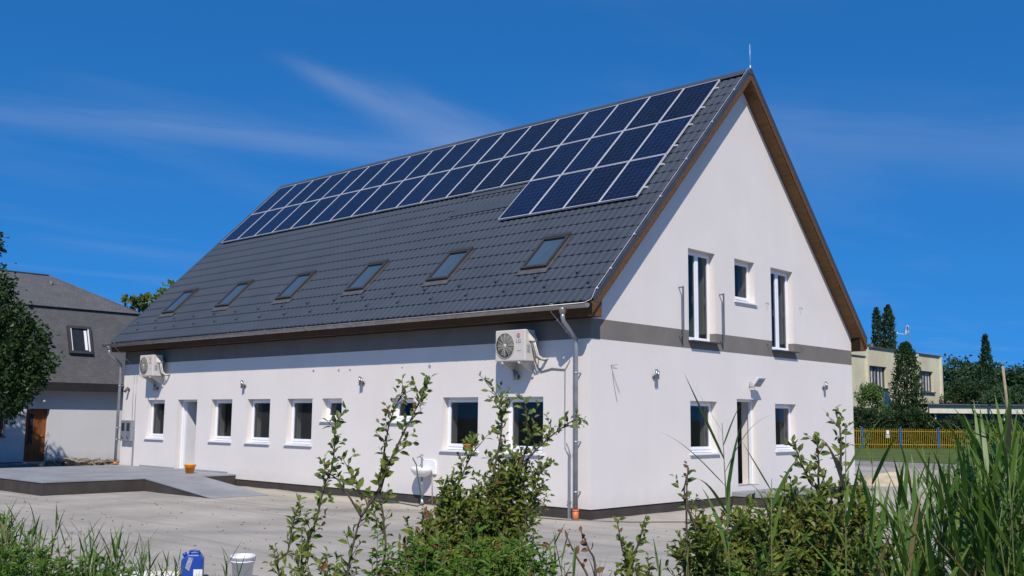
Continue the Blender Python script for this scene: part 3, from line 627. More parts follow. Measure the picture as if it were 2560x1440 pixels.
# roof windows
for cx in SKY_X:
    rw = bpy.data.objects.new('roof_window', None); COL.objects.link(rw); rw.parent = roof; rw.matrix_local = Matrix.Translation(RP(cx, 6.31, .0)) @ Rm
    w, h = .36, 1.06; m = MB(); t = .05
    for (a0, a1, b0, b1) in ((-w, -w + t, -h, 0), (w - t, w, -h, 0), (-w + t, w - t, -t * 1.2, 0), (-w + t, w - t, -h, -h + t * 1.4)): m.box(a0, a1, b0, b1, .0, .125)
    m.build('frame', 'skyframe', rw, bevel=.008)
    m = MB(); m.quad((-w + t - .002, -h + t, .105), (w - t + .002, -h + t, .105), (w - t + .002, -t, .105), (-w + t - .002, -t, .105)); m.build('pane', 'glass', rw)
    m = MB(); m.quad((-w + t - .002, -h + t, .068), (w - t + .002, -h + t, .068), (w - t + .002, -t, .068), (-w + t - .002, -t, .068)); m.build('blind', 'lining', rw)
    m = MB(); m.box(-w - .06, w + .06, -h - .16, -h - .002, .055, .066); m.box(-w - .05, -w - .002, -h, .02, .03, .066); m.box(w + .002, w + .05, -h, .02, .03, .066); m.build('flashing', 'lead', rw)
    m = MB(); m.box(-w - .01, w + .01, -.02, .09, .03, .14); m.build('hood', 'skyframe', rw, bevel=.01)
# boxed eaves, gutters, downpipes
for side in (0, 1):
    f = (lambda y: y) if side == 0 else (lambda y: HW - y)
    zt = lambda y: RZ - (RY - y) - .26
    m = MB(); m.add([(XL + .05, f(-.33), 3.60), (XR - .055, f(-.33), 3.60), (XR - .055, f(0), 3.60), (XL + .05, f(0), 3.60), (XL + .05, f(-.33), zt(-.33)), (XR - .055, f(-.33), zt(-.33)), (XR - .055, f(0), zt(0)), (XL + .05, f(0), zt(0))],
                    [(0, 3, 2, 1), (4, 5, 6, 7), (0, 1, 5, 4), (1, 2, 6, 5), (2, 3, 7, 6), (3, 0, 4, 7)])
    eb = m.build('eave_box', 'wood', house); eb.data.materials.append(M['wood_shade'])
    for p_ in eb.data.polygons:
        if abs(p_.normal.x) < .5: p_.material_index = 1  # all but the gable ends painted dark for eave shade
    if side == 0:
        for zz_ in (3.605,):
            m = MB(); m.box(XL + .05, XR - .056, -.342, -.332, 3.598, 3.612); m.build('fascia_trim', 'wood', house)
    gy, gz, gr = f(-.555), 3.81, .082
    m = MB(); n = 10; xa, xb = XL + .0, XR + .03
    ring = [(gr * math.cos(math.pi + math.pi * i / n), gr * math.sin(math.pi + math.pi * i / n)) for i in range(n + 1)]
    V_ = [(x, gy + c * 1, gz + s_) for x in (xa, xb) for (c, s_) in ring] + [(x, gy + c * .95, gz + s_ * .95) for x in (xa, xb) for (c, s_) in ring]
    F_ = []
    for i in range(n): F_ += [(i, i + 1, n + 2 + i, n + 1 + i), (2 * n + 2 + i, 3 * n + 3 + i, 3 * n + 4 + i, 2 * n + 3 + i)]
    F_ += [tuple(range(n + 1)), tuple(range(2 * n + 1, n, -1))]
    m.add(V_, F_, False); m.tube([(xa, gy - gr if side == 0 else gy + gr, gz), (xb, gy - gr if side == 0 else gy + gr, gz)], .010, 6)
    gut = m.build('gutter', 'zinc', house)
    if side == 0:
        x = -.5
        while x > -18.7:
            m = MB(); m.tube([(x, gy + gr * 1.03 * math.cos(math.pi + math.pi * i / 8), gz + gr * 1.03 * math.sin(math.pi + math.pi * i / 8)) for i in range(9)], .006, 4); m.tube([(x, gy - gr - .008, gz), (x, gy - gr - .004, gz + .03)], .006, 4); m.build('gutter_bracket', 'zinc', gut); x -= .86
        for xd in (-.24, -18.50):
            m = MB(); m.tube([(xd, gy, gz - .05), (xd, gy, gz - .085), (xd, gy, gz - .17)], [.085, .08, .050], 14); m.build('funnel', 'zinc', gut)
            base = -.03 if xd > -1 else .12
            m = MB(); pts = [(xd, gy, gz - .14), (xd, gy, gz - .24), (xd, gy + .03, gz - .31), (xd, gy + .30, gz - .52), (xd, gy + .385, gz - .60), (xd, gy + .40, gz - .70), (xd, gy + .40, base - .08)]
            m.tube(pts, .043, 14); dp = m.build('downpipe', 'galv', house)
            for zc in (2.55, 1.25, .32 if xd > -1 else .9):
                m = MB(); m.tube([(xd, gy + .40, zc - .02), (xd, gy + .40, zc + .02)], .048, 14); m.box(xd - .012, xd + .012, gy + .44, -.001, zc - .012, zc + .012); m.build('pipe_clip', 'galv', dp)
            if xd > -1:
                m = MB(); m.tube([(xd, gy + .40, -.23), (xd, gy + .40, -.005)], .060, 16); m.tube([(xd, gy + .40, -.03), (xd, gy + .40, .0)], .066, 16); m.build('drain_socket', 'orange', dp)
            else:
                m = MB(); m.tube([(xd, gy + .40, .12), (xd, gy + .40, .22)], .056, 16); m.build('drain_socket', 'orange', dp)
# lightning rod, its down wire with clips
rod = MB(); rod.tube([(XR - .02, RY, RZ + .03), (XR - .02, RY, RZ + .14)], .016, 8); rod.tube([(XR - .02, RY, RZ + .1), (XR - .02, RY, RZ + .66)], .006, 6); rod = rod.build('lightning_rod', 'alu', house)
m = MB(); m.tube([tuple(RP(XR - .02, s, .10)) for s in (0.05, 2, 4, 6, 8.35)] + [tuple(RP(XR - .015, 8.58, .05)), (XR - .10, -.58, 3.80)], .005, 5); m.build('down_wire', 'alu', rod)
for s in (1.0, 2.4, 3.9, 5.3, 6.6, 7.7, 8.3):
    m = MB(); p = RP(XR - .02, s, .088); m.obox(p, (.016, 0, 0), (0, .014, .014), (0, -.009, .009)); m.build('wire_clip', 'alu', rod)
for xd in (-.55, -18.2):
    m = MB(); m.tube([(xd + .08, -.58, 3.84), (xd, -.57, 3.86), (xd - .02, -.50, 3.70), (xd + .05, -.25, 3.45), (xd + .12, -.02, 3.21)], .006, 5); m.obox((xd + .02, -.36, 3.56), (.016, 0, 0), (0, .012, 0), (0, 0, .02)); m.obox((xd + .08, -.16, 3.35), (.012, 0, 0), (0, .01, 0), (0, 0, .016)); m.build('bonding_wire', 'alu', rod)
# platform skirting strip along the wall
m = MB(); m.box(-17.25, -15.22, -.014, -.001, .121, .17); m.build('skirting', 'skirt', house)
m = MB(); m.box(-14.10, -12.4, -.014, -.001, .06, .17); m.build('skirting', 'skirt', house)

# ------------------------------------------------------------------ solar panels: 18 + 18 + 4
PW, PH, PPX, PPY, PT = .992, 1.608, 1.01, 1.6308, .040
fm = MB(); b_ = .018
for (a0, a1, c0, c1) in ((0, PW, -b_, 0), (0, PW, -PH, -PH + b_), (0, b_, -PH + b_, -b_), (PW - b_, PW, -PH + b_, -b_)): fm.box(a0, a1, c0, c1, -PT, 0)
fme = fm.mesh('frame'); fme.materials.append(M['alu'])
gm = MB(); gm.box(b_, PW - b_, -PH + b_, -b_, -.012, -.003); gme = gm.mesh('cell_sheet'); gme.materials.append(M['pv'])
ORD = ['first', 'second', 'third', 'fourth', 'fifth', 'sixth', 'seventh', 'eighth', 'ninth', 'tenth', 'eleventh', 'twelfth', 'thirteenth', 'fourteenth', 'fifteenth', 'sixteenth', 'seventeenth', 'eighteenth']
for row, (n, rn) in enumerate(((18, 'top row along the ridge'), (18, 'middle row'), (4, 'short bottom row'))):
    for i in range(n):
        lab = 'dark blue solar panel, %s from the gable in the %s' % (ORD[i], rn)
        p = thing('solar_panel', lab, 'solar panel', group='solar panels on the front roof slope')
        p.matrix_world = Matrix.Translation(RP(-.3415 - PPX * (i + 1) + .009, .314 + PPY * row, .125 + random.uniform(-.002, .002))) @ Rm
        for nm, me in (('frame', fme), ('cell_sheet', gme)):
            c = bpy.data.objects.new(nm, me); COL.objects.link(c); c.parent = p
for row in range(3):
    for ds in (.34, 1.22):
        s = .314 + PPY * row + ds; xl = -18.60 if row < 2 else -4.42
        m = MB(); c0, c1 = RP(xl, s, .062), RP(-.27, s, .062); m.obox((c0 + c1) / 2, (c1 - c0) / 2, (0, .014, .014), (0, -.013, .013)); m.build('mounting_rail', 'alu', roof)
# ------------------------------------------------------------------ platform and ramp by the side door
pf = thing('entrance_platform', 'low grey concrete entrance platform with dark sides and a ramp', 'platform', (-12.0, -2.5, -.2))
def pmb(): return MB()
m = MB(); m.box(-6.4, 0, -2.58, 2.495, .0, .285); o = m.build('plinth_side', 'plinth', pf)
m = MB(); m.box(-6.42, .015, -2.60, 2.495, .286, .325); o = m.build('slab', 'concrete', pf, bevel=.006)
m = MB(); m.add([(.016, -.07, .285), (.016, 1.43, .285), (3.05, 1.43, .0), (3.05, -.07, .0), (.016, -.07, -.02), (.016, 1.43, -.02)], [(0, 3, 4), (1, 5, 2), (0, 4, 5, 1), (0, 1, 2, 3), (3, 2, 5, 4)]); m.build('ramp_side', 'plinth', pf)
m = MB(); m.add([(.016, -.085, .287), (.016, 1.445, .287), (3.1, 1.445, -.001), (3.1, -.085, -.001), (.016, -.085, .325), (.016, 1.445, .325), (3.1, 1.445, .012), (3.1, -.085, .012)], [(0, 3, 2, 1), (4, 5, 6, 7), (0, 1, 5, 4), (1, 2, 6, 5), (2, 3, 7, 6), (3, 0, 4, 7)]); m.build('ramp', 'concrete', pf)
st = thing('door_step', 'low concrete doorstep with dark sides at the gable door', 'step', (.0, 5.9, -.2))
m = MB(); m.box(.003, .90, -.82, 1.9, 0, .205); m.build('step_side', 'plinth', st)
m = MB(); m.box(.003, .92, -.84, 1.92, .206, .30); m.build('tread', 'concrete', st, bevel=.006)

# ------------------------------------------------------------------ air conditioners
def text_mesh(txt, size, name):
    cu = bpy.data.curves.new(name, 'FONT'); cu.body = txt; cu.size = size; cu.extrude = .001; cu.align_x = 'CENTER'; cu.align_y = 'CENTER'
    ob = bpy.data.objects.new(name, cu); COL.objects.link(ob)
    dg = bpy.context.evaluated_depsgraph_get(); me = bpy.data.meshes.new_from_object(ob.evaluated_get(dg)); bpy.data.objects.remove(ob); return me
def ac_unit(x, z, label):
    t = thing('air_conditioner', label, 'air conditioner', (x, -.45, z), group='wall-hung air conditioners')
    W_, H_, D_ = .80, .62, .30
    m = MB(); m.box(-W_, 0, 0, D_, 0, H_); body = m.build('housing', 'ac', t, bevel=.018)
    fc = (-W_ + .275, H_ / 2)
    m = MB(); m.lathe([(.0, .0), (.245, .0), (.25, .004), (.0, .004)], 40); d = m.build('fan_opening', 'ac_dark', t); d.matrix_local = Matrix.Translation((fc[0], -.0015, fc[1])) @ Matrix.Rotation(R(90), 4, 'X')
    m = MB()
    for k in range(5):
        a = k * 2 * math.pi / 5
        pts = [(r * math.cos(a + r * 1.6 + da), r * math.sin(a + r * 1.6 + da), dz) for (r, da, dz) in ((.05, 0, 0), (.21, 0, 0), (.21, .75, .0), (.05, .9, .0))]
        m.add([(p[0], p[1], .0) for p in pts], [(0, 1, 2, 3)])
    d = m.build('fan_blades', 'ac_blade', t); d.matrix_local = Matrix.Translation((fc[0], -.0075, fc[1])) @ Matrix.Rotation(R(90), 4, 'X')
    m = MB(); n = 12
    for k in range(n):
        a = k * 2 * math.pi / n; m.tube([(.03 * math.cos(a), .03 * math.sin(a), .012), (.15 * math.cos(a + .05), .15 * math.sin(a + .05), .016), (.248 * math.cos(a), .248 * math.sin(a), .008)], .0038, 5)
    for r in (.07, .11, .15, .19, .225):
        m.tube([(r * math.cos(2 * math.pi * k / 32), r * math.sin(2 * math.pi * k / 32), .013) for k in range(33)], .0012, 4, cap=False)
    m.lathe([(.0, .022), (.035, .02), (.042, .012), (.042, .006)], 20); m.tube([(.25 * math.cos(2 * math.pi * k / 40), .25 * math.sin(2 * math.pi * k / 40), .006) for k in range(41)], .006, 6, cap=False)
    d = m.build('fan_grille', 'ac_grille', t); d.matrix_local = Matrix.Translation((fc[0], -.006, fc[1])) @ Matrix.Rotation(R(90), 4, 'X')
    FM = lambda u, v, dd=0: Matrix.Translation((u, -.002 - dd, v)) @ Matrix.Rotation(R(90), 4, 'X')
    m = MB(); m.lathe([(0, .001), (.047, .001), (.047, 0)], 28); lg = m.build('logo', 'red', t); lg.matrix_local = FM(-.175, .50)
    m = MB()
    m.tube([(.034 * math.cos(a), .034 * math.sin(a), .002) for a in [R(100 + 260 * k / 20) for k in range(21)]], .0030, 4); m.tube([(.034, 0, .002), (.014, 0, .002)], .0030, 4); m.box(-.004, .001, -.018, .018, .001, .004); m.box(-.004, .012, -.018, -.013, .001, .004); m.lathe([(0, .003), (.0055, .003), (.0055, .001)], 10, (-.014, .014, 0)); m.build('logo_mark', 'white_pl', lg)
    o = link_mesh('lettering', text_mesh('LG', .105, 'lettering'), t, FM(-.172, .385)); o.data.materials.append(M['grey_txt'])
    m = MB(); m.box(-.215, -.10, -.0025, -.0008, .196, .206); m.build('small_print', 'foam', t)
    m = MB(); m.box(.0005, .0025, .06, .15, .16, .32); m.build('rating_sticker', 'sticker', t)
    m = MB(); m.add([(.001, .10, .56), (.001, .29, .56), (.001, .29, .38), (.001, .10, .40), (.075, .20, .43), (.075, .29, .43), (.075, .29, .38), (.075, .16, .385)], [(0, 3, 2, 1), (4, 5, 6, 7), (0, 4, 7, 3), (3, 7, 6, 2), (0, 1, 5, 4), (1, 2, 6, 5)]); m.build('valve_cover', 'ac', t, bevel=.006)
    for k, (dx, dy) in enumerate(((.02, .17), (.045, .20), (.05, .24))):
        m = MB(); m.tube([(dx, dy, .40), (dx + .02, dy + .005, .30), (dx + .055, dy + .01, .20), (dx + .07, dy + .03, .11), (dx + .11 + .02 * k, dy + .09, .04), (dx + .13 + .02 * k, .452, .02 + .02 * k)], .016 - .002 * k, 8); m.build('pipe', ('foam', 'ac', 'white_pl')[k], t)
    for bx in (-.62, -.17):
        m = MB(); m.box(bx - .02, bx + .02, .0, .449, -.045, -.012); m.box(bx - .018, bx + .018, .41, .449, -.30, -.045); m.prism([(bx - .004, .06, -.045), (bx - .004, .41, -.045), (bx - .004, .41, -.24)], (.008, 0, 0)); m.build('bracket', 'ac', t)
        for by in (.03, .25):
            m = MB(); m.tube([(bx, by, -.06), (bx, by, .0)], .018, 8); m.build('foot', 'white_pl', t)
    return t
ac_unit(-1.285, 2.80, 'cream air conditioner with red logo, hung near the house corner downpipe')
ac_unit(-15.93, 2.80, 'cream air conditioner hung at the far end above the side door')

# ------------------------------------------------------------------ wall lamps, flood light, spot
def wall_lamp(loc, rz, label):
    t = thing('wall_lamp', label, 'wall lamp', loc, rz, 'twin-tube steel wall lamps')
    m = MB(); m.tube([(0, -.002, 0), (0, -.03, 0)], .045, 16); m.build('wall_rose', 'chrome', t)
    m = MB(); m.tube([(0, -.03, 0), (0, -.085, 0)], .014, 8); m.build('arm', 'chrome', t)
    m = MB(); m.tube([(-.03, -.105, -.06), (-.03, -.105, .15)], .026, 14); m.build('tube', 'chrome', t)
    m = MB(); m.tube([(.03, -.105, -.05), (.03, -.105, .12)], .024, 14); m.build('tube', 'chrome', t)
for x, z, l in ((-11.72, 2.46, 'small steel twin-tube wall lamp above the third window from the far end'), (-6.75, 2.46, 'small steel twin-tube wall lamp between the two small square windows'),
                (-1.85, 2.50, 'small steel twin-tube wall lamp under the near air conditioner'), (-16.40, 2.44, 'small steel twin-tube wall lamp under the far air conditioner')):
    wall_lamp((x, 0, z), 0, l)
for y, l in ((2.05, 'small steel twin-tube wall lamp on the gable near the front corner'), (9.68, 'small steel twin-tube wall lamp on the gable by the far corner')):
    wall_lamp((0, y, 2.55), R(90), l)
t = thing('flood_light', 'grey box flood light on a bracket above the gable door', 'flood light', (0, 5.98, 2.52), R(90)); t.scale = (1.2, 1.2, 1.2)
m = MB(); m.box(-.08, .08, -.012, -.001, -.05, .05); m.build('back_plate', 'alu', t)
m = MB()
for sx in (-.115, .115): m.tube([(sx * .6, -.01, 0), (sx * .9, -.06, .0), (sx, -.14, .03)], .008, 6)
m.build('bracket', 'alu', t)
hd = MB(); hd.add([(-.10, .04, -.07), (.10, .04, -.07), (.10, .04, .07), (-.10, .04, .07), (-.14, -.05, -.11), (.14, -.05, -.11), (.14, -.05, .11), (-.14, -.05, .11)], [(0, 1, 2, 3), (4, 7, 6, 5), (0, 4, 5, 1), (1, 5, 6, 2), (2, 6, 7, 3), (3, 7, 4, 0)])
hd = hd.build('lamp_head', 'alu', t, bevel=.008); hd.matrix_local = Matrix.Translation((0, -.16, .06)) @ Matrix.Rotation(R(38), 4, 'X')
m = MB(); m.box(-.115, .115, -.054, -.051, -.085, .085); m.build('lamp_glass', 'sticker', hd)
t = thing('spot_light', 'small dark spot light on the far end of the long wall', 'spot light', (-18.15, 0, 2.42))
m = MB(); m.box(-.03, .03, -.012, -.001, -.04, .04); m.build('back_plate', 'dark_metal', t)
m = MB(); m.tube([(0, -.01, 0), (0, -.07, .03)], .012, 8); m.tube([(0, -.05, .07), (0, -.16, -.06)], .045, 12); m.build('lamp_head', 'dark_metal', t)
# window guard bars on the gable and stray hooks
for y, l in ((3.02, 'slim grey vertical bracket bar left of the first tall window'), (4.66, 'slim grey vertical bracket bar right of the first tall window')):
    t = thing('bracket_bar', l, 'bar', (0, y, 3.42), R(90), 'bracket bars beside the tall windows')
    m = MB(); m.box(-.018, .018, -.125, -.10, .02, 1.09); m.build('bar', 'dark_metal', t)
    for z in (.03, 1.07):
        m = MB(); m.box(-.012, .012, -.10, -.001, z - .012, z + .012); m.build('stub', 'dark_metal', t)
for (y, z, l) in ((6.78, 4.49, 'small bent hook left of the second tall window, upper'), (8.50, 4.52, 'small bent hook right of the second tall window, upper'), (6.80, 3.50, 'small bent hook left of the second tall window, on the band'), (8.52, 3.52, 'small bent hook right of the second tall window, on the band')):
    m = MB(); m.tube([(-.001, 0, 0), (-.07, 0, 0)][::1], .007, 5); m.tube([(-.07 + .14, .0, 0), (0, 0, 0)], .007, 5); m.tube([(.07, 0, .004), (.07, -.0, -.05)], .007, 5)
    tag(m.build('wall_hook', 'dark_metal', None, loc=(.0, y, z)), l, 'hook', 'hooks by the second tall window')
# loose cable ends
m = MB(); m.tube([(.004, .62, 2.72), (.05, .78, 2.74), (.03, .62, 2.72)], .004, 4); m.tube([(.01, .62, 2.72), (.03, .72, 2.45), (.02, .88, 2.20)], .004, 4); m.tube([(.012, .66, 2.60), (.02, .70, 2.35), (.02, .80, 2.02)], .0035, 4)
tag(m.build('loose_cable', 'rope'), 'thin loose cable ends hanging from the gable near the front corner', 'cable')
# conduits
t = thing('conduit', 'slim grey cable conduit on the long wall beside the near downpipe', 'conduit', (-.50, 0, -.2))
m = MB(); m.box(-.022, .022, -.045, -.001, 0, 1.16); m.build('trunking', 'galv', t)
m = MB(); m.tube([(0, -.02, 1.16), (-.07, -.015, 1.27), (-.12, -.012, 1.34), (-.13, -.01, 2.0), (-.13, -.01, 2.82), (-.05, -.012, 2.93), (.02, -.01, 3.05)], .010, 6); m.build('cable', 'galv', t)
m = MB(); m.tube([(.03, -.02, 1.17), (-.03, -.02, 1.36), (-.08, -.02, 1.42)], .006, 5); m.build('cable', 'galv', t)
m = MB(); m.tube([(-.13, -.012, 2.83), (-.45, -.02, 2.86), (-.75, -.015, 2.80), (-.83, -.012, 2.90), (-.80, -.01, 3.08)], .012, 6); m.build('cable', 'foam', t)
m = MB(); m.box(-.035, .035, -.05, -.001, .30, .33); m.build('clip', 'galv', t)
t = thing('conduit', 'slim grey conduit rising beside the meter boxes', 'conduit', (-17.68, 0, .12))
m = MB(); m.box(-.022, .022, -.04, -.001, 0, 1.05); m.build('trunking', 'galv', t)
for dx in (0.0, -.17):
    m = MB(); m.tube([(dx, -.012, 1.05), (dx - .04, -.012, 1.9), (dx - .02, -.01, 2.75)], .007, 5); m.build('cable', 'galv', t)
for k in range(2):
    t = thing('meter_box', ('left', 'right')[k] + ' one of two grey meter boxes by the far downpipe', 'meter box', (-18.16 + .33 * k, 0, .87), group='meter boxes')
    m = MB(); m.box(-.155, .155, -.14, -.001, 0, .62); m.build('case', 'galv', t, bevel=.01)
    m = MB(); m.box(-.09, .09, -.146, -.1405, .30, .54); m.build('window', 'darkglass', t)
    m = MB(); m.tube([(0, -.14, .12), (0, -.16, .12)], .05, 14); m.build('dial', 'chrome', t)
# plugged holes in the plaster
for x, z, r in ((-8.73, 2.79, .05), (-7.72, 2.78, .045), (-7.29, 2.78, .04), (-5.41, 2.79, .03), (-4.5, 2.79, .055)):
    m = MB(); m.tube([(x, -.004, z), (x, .02, z)], r * .75, 12); m.build('wall_plug', 'skirt', house)

# ------------------------------------------------------------------ outdoor wash basin
t = thing('wash_basin', 'white outdoor wash basin with tap fixed to the long wall', 'wash basin', (-4.46, 0, .44))
bm = bmesh.new()
def basin():
    m = MB(); n = 24; rings = []
    def ring(rx, ryf, z, yc): return [(rx * math.cos(2 * math.pi * k / n), yc + ryf * math.sin(2 * math.pi * k / n) * (1.0 if math.sin(2 * math.pi * k / n) < 0 else .75), z) for k in range(n)]
    R_ = [ring(.12, .10, -.03, -.20), ring(.20, .16, .02, -.20), ring(.265, .205, .10, -.205), ring(.285, .215, .165, -.21), ring(.27, .20, .17, -.21), ring(.24, .17, .12, -.21), ring(.15, .11, .03, -.20)]
    V = [v for r in R_ for v in r]; F = [(i * n + k, i * n + (k + 1) % n, (i + 1) * n + (k + 1) % n, (i + 1) * n + k) for i in range(6) for k in range(n)] + [tuple(range(n))[::-1], tuple(6 * n + k for k in range(n))]
    m.add(V, F, True); return m
basin().build('bowl', 'porcelain', t)
m = MB(); m.prism([(-.27, -.001, .02), (-.27, -.001, .20), (-.20, -.001, .34), (.20, -.001, .34), (.25, -.001, .30), (.27, -.001, .20), (.27, -.001, .02)], (0, -.05, 0)); m.build('splash_back', 'porcelain', t, bevel=.015)
m = MB(); m.tube([(-.10, -.12, .16), (-.10, -.12, .36), (-.10, -.12, .41)], [.02, .02, .026], 10); m.tube([(-.10, -.12, .38), (-.10, -.20, .40), (-.10, -.26, .37)], .014, 8); m.tube([(-.15, -.12, .43), (-.05, -.12, .43)], .009, 6); m.tube([(-.10, -.12, .41), (-.10, -.12, .435)], .012, 6); m.build('tap', 'galv', t)
m = MB(); m.tube([(.0, -.20, -.02), (.0, -.20, -.22), (.02, -.19, -.52)], .025, 10); m.build('waste_pipe', 'galv', t)
m = MB(); m.tube([(.02, -.19, -.52), (.05, -.23, -.58)], .034, 10); m.build('waste_end', 'white_pl', t)
m = MB(); m.tube([(.17, -.06, .02), (.20, -.08, -.25), (.24, -.10, -.62)], .012, 6); m.build('supply_pipe', 'galv', t)
m = MB(); m.tube([(-4.56, -.38, .81), (-4.50, -.43, .80), (-4.38, -.44, .68), (-4.33, -.44, .45), (-4.25, -.42, .1), (-4.15, -.40, -.12), (-4.3, -.45, -.185), (-4.7, -.35, -.185), (-5.1, -.25, -.185)] + [(-5.45 + .34 * math.cos(a) + .0, -.30 + .16 * math.sin(a), -.185 + .012 * a / 6) for a in [k * .35 for k in range(36)]], .013, 6)
tag(m.build('garden_hose', 'hose'), 'dark green garden hose coiled on the ground below the wash basin', 'hose')
m = MB(); m.tube([(-2.6, -.75, -.19), (-1.2, -.42, -.19), (-.28, -.30, -.19), (.7, .30, -.19), (1.7, 1.5, -.19), (3.2, 3.4, -.19), (5.2, 5.4, -.19)], .009, 5)
tag(m.build('ground_cable', 'rope'), 'thin dark cable lying on the yard in front of the house corner', 'cable')

t = thing('plant_pot', 'red flower pot with a small plant on the sill of the near window', 'flower pot', (-3.28, -.005, .985))
m = MB(); m.lathe([(0, 0), (.055, 0), (.085, .06), (.09, .12), (.10, .125), (.10, .15), (.08, .15), (.075, .12), (0, .12)], 20); m.build('pot', 'orange', t)
_rg = np.random.default_rng(8); _n = 70; _a = _rg.uniform(0, 6.283, _n); _D = np.stack([np.cos(_a), np.sin(_a), _rg.uniform(.2, 1.4, _n)], 1); _P = np.stack([.03 * np.cos(_a), .03 * np.sin(_a), np.full(_n, .13) + _rg.uniform(0, .08, _n)], 1)
POT = (t, _P, _D, _n)

# ------------------------------------------------------------------ yard clutter
def bucket(name, label, cat, loc, r0, r1, h, mat, rz=0, handle=True):
    t = thing(name, label, cat, loc, rz)
    m = MB(); m.lathe([(.0, .0), (r0, .0), (r1, h), (r1 + .006, h), (r1 - .004, h - .004), (r0 - .006, .012), (0, .012)], 28); m.build('pail', mat, t)
    m = MB(); m.lathe([(r1 + .001, h - .035), (r1 + .013, h - .033), (r1 + .013, h - .002), (r1 - .003, h + .003), (r1 - .006, h - .01)], 28); m.lathe([(r1 - .004, h - .075), (r1 + .008, h - .073), (r1 + .008, h - .062), (r1 - .002, h - .060)], 28); m.build('rim', mat, t)
    if handle:
        m = MB(); m.tube([((r1 + .012) * math.cos(a), -(r1 + .02) * math.sin(a) * .35 - .0, h - .03 - (r1 * .9) * math.sin(a)) for a in [math.pi * k / 14 for k in range(15)]], .003, 5); m.build('handle', 'chrome', t)
    return t
bucket('bucket', 'orange-yellow plastic bucket standing on the concrete platform by the door', 'bucket', (-13.05, -.75, .126), .105, .145, .24, 'amber', 0.4)
bucket('bucket', 'white plastic paint bucket on the yard behind the foreground grass', 'bucket', (1.60, -8.48, -.2), .108, .130, .29, 'white_pl', 1.0)
t = thing('canister', 'blue plastic canister with pale labels on the yard behind the weeds', 'canister', (1.09, -8.82, -.2), R(52)); t.scale = (.80, .80, .86)
m = MB()
prof = [(-.15, 0), (.15, 0), (.15, .27), (.10, .335), (-.06, .335), (-.15, .265)]
m.prism([(x, -.11, z) for x, z in prof], (0, .22, 0)); m.build('body', 'bluepl', t, bevel=.022)
m = MB(); m.tube([(-.10, 0, .30), (-.125, 0, .345)], .032, 12); m.build('cap', 'bluepl', t)
m = MB(); m.tube([(-.045, 0, .33), (-.04, 0, .365), (.02, 0, .375), (.085, 0, .36), (.10, 0, .33)], .016, 8); m.build('handle', 'bluepl', t)
m = MB(); m.add([(-.09, -.1125, .16), (-.03, -.1125, .12), (.02, -.1125, .29), (-.045, -.1125, .30), (-.09, -.1145, .16), (-.03, -.1145, .12), (.02, -.1145, .29), (-.045, -.1145, .30)], [(0, 1, 2, 3), (7, 6, 5, 4)]); m.build('pale_patch', 'sticker', t)
m = MB(); m.box(.03, .155, -.116, -.1125, .05, .14); m.build('paper_label', 'white_pl', t)
t = thing('board', 'pale board lying on the yard left of the blue canister', 'board', (.50, -9.05, -.198), R(45))
m = MB(); m.box(-.38, .38, -.10, .10, 0, .03); m.build('plank', 'sill', t, bevel=.004)
m = MB(); m.box(-.05, .45, -.06, .02, .031, .05); m.build('plank', 'cream_trim', t, bevel=.004)
# sand heaps past the gable
for (x, y, rx_, ry_, h, l) in ((-.75, 15.4, .95, .8, .36, 'rounded pale sand heap beyond the gable'), (.65, 16.2, .9, .6, .13, 'flat low sand heap right of the rounded one')):
    n = 26; V = []; F = []
    for j in range(n + 1):
        for i in range(n + 1):
            u, v = -1 + 2 * i / n, -1 + 2 * j / n; rr = math.hypot(u, v); z = h * max(0, (1 - rr * rr)) * (1 + .18 * fbm(u * 4 + x, v * 4, 1)) + (.0 if rr < 1 else -.03)
            V.append((u * rx_, v * ry_, z))
    F = np.array([(j * (n + 1) + i, j * (n + 1) + i + 1, (j + 1) * (n + 1) + i + 1, (j + 1) * (n + 1) + i) for j in range(n) for i in range(n)])
    o = np_mesh('sand_heap', np.array(V), F, 'sand', None, True); o.location = (x, y, -.2); tag(o, l, 'sand heap', 'sand heaps')
# stones stacked by the neighbour's wall
t = thing('stone_pile', 'long low pile of rough flat stones beside the neighbouring house door', 'stones', (-24.4, 1.6, -.2))
rs = random.Random(5)
for k in range(46):
    bm = bmesh.new(); bmesh.ops.create_icosphere(bm, subdivisions=2, radius=1)
    sx, sy, sz = rs.uniform(.07, .13), rs.uniform(.12, .24), rs.uniform(.04, .075)
    for v in bm.verts:
        f_ = 1 + .22 * math.sin(v.co.x * 5 + k) * math.cos(v.co.y * 4 + k * 2)
        c_ = Vector((max(-.72, min(.72, v.co.x)), max(-.78, min(.78, v.co.y)), max(-.6, min(.6, v.co.z))))
        v.co = Vector((c_.x * sx * f_, c_.y * sy * f_, c_.z * sz * f_))
    me = bpy.data.meshes.new('stone'); bm.to_mesh(me); bm.free(); me.materials.append(M['stone'])
    o = bpy.data.objects.new('stone', me); COL.objects.link(o); o.parent = t
    layer = k % 4; yy = rs.uniform(-1.35, 1.35); hmax = .30 if -.9 < yy < .2 else .22
    o.location = (rs.uniform(-.18, .18) - .02 * layer, yy, .045 + layer * hmax / 4); o.rotation_euler = (rs.uniform(-.2, .2), rs.uniform(-.2, .2), rs.uniform(-.5, .5))

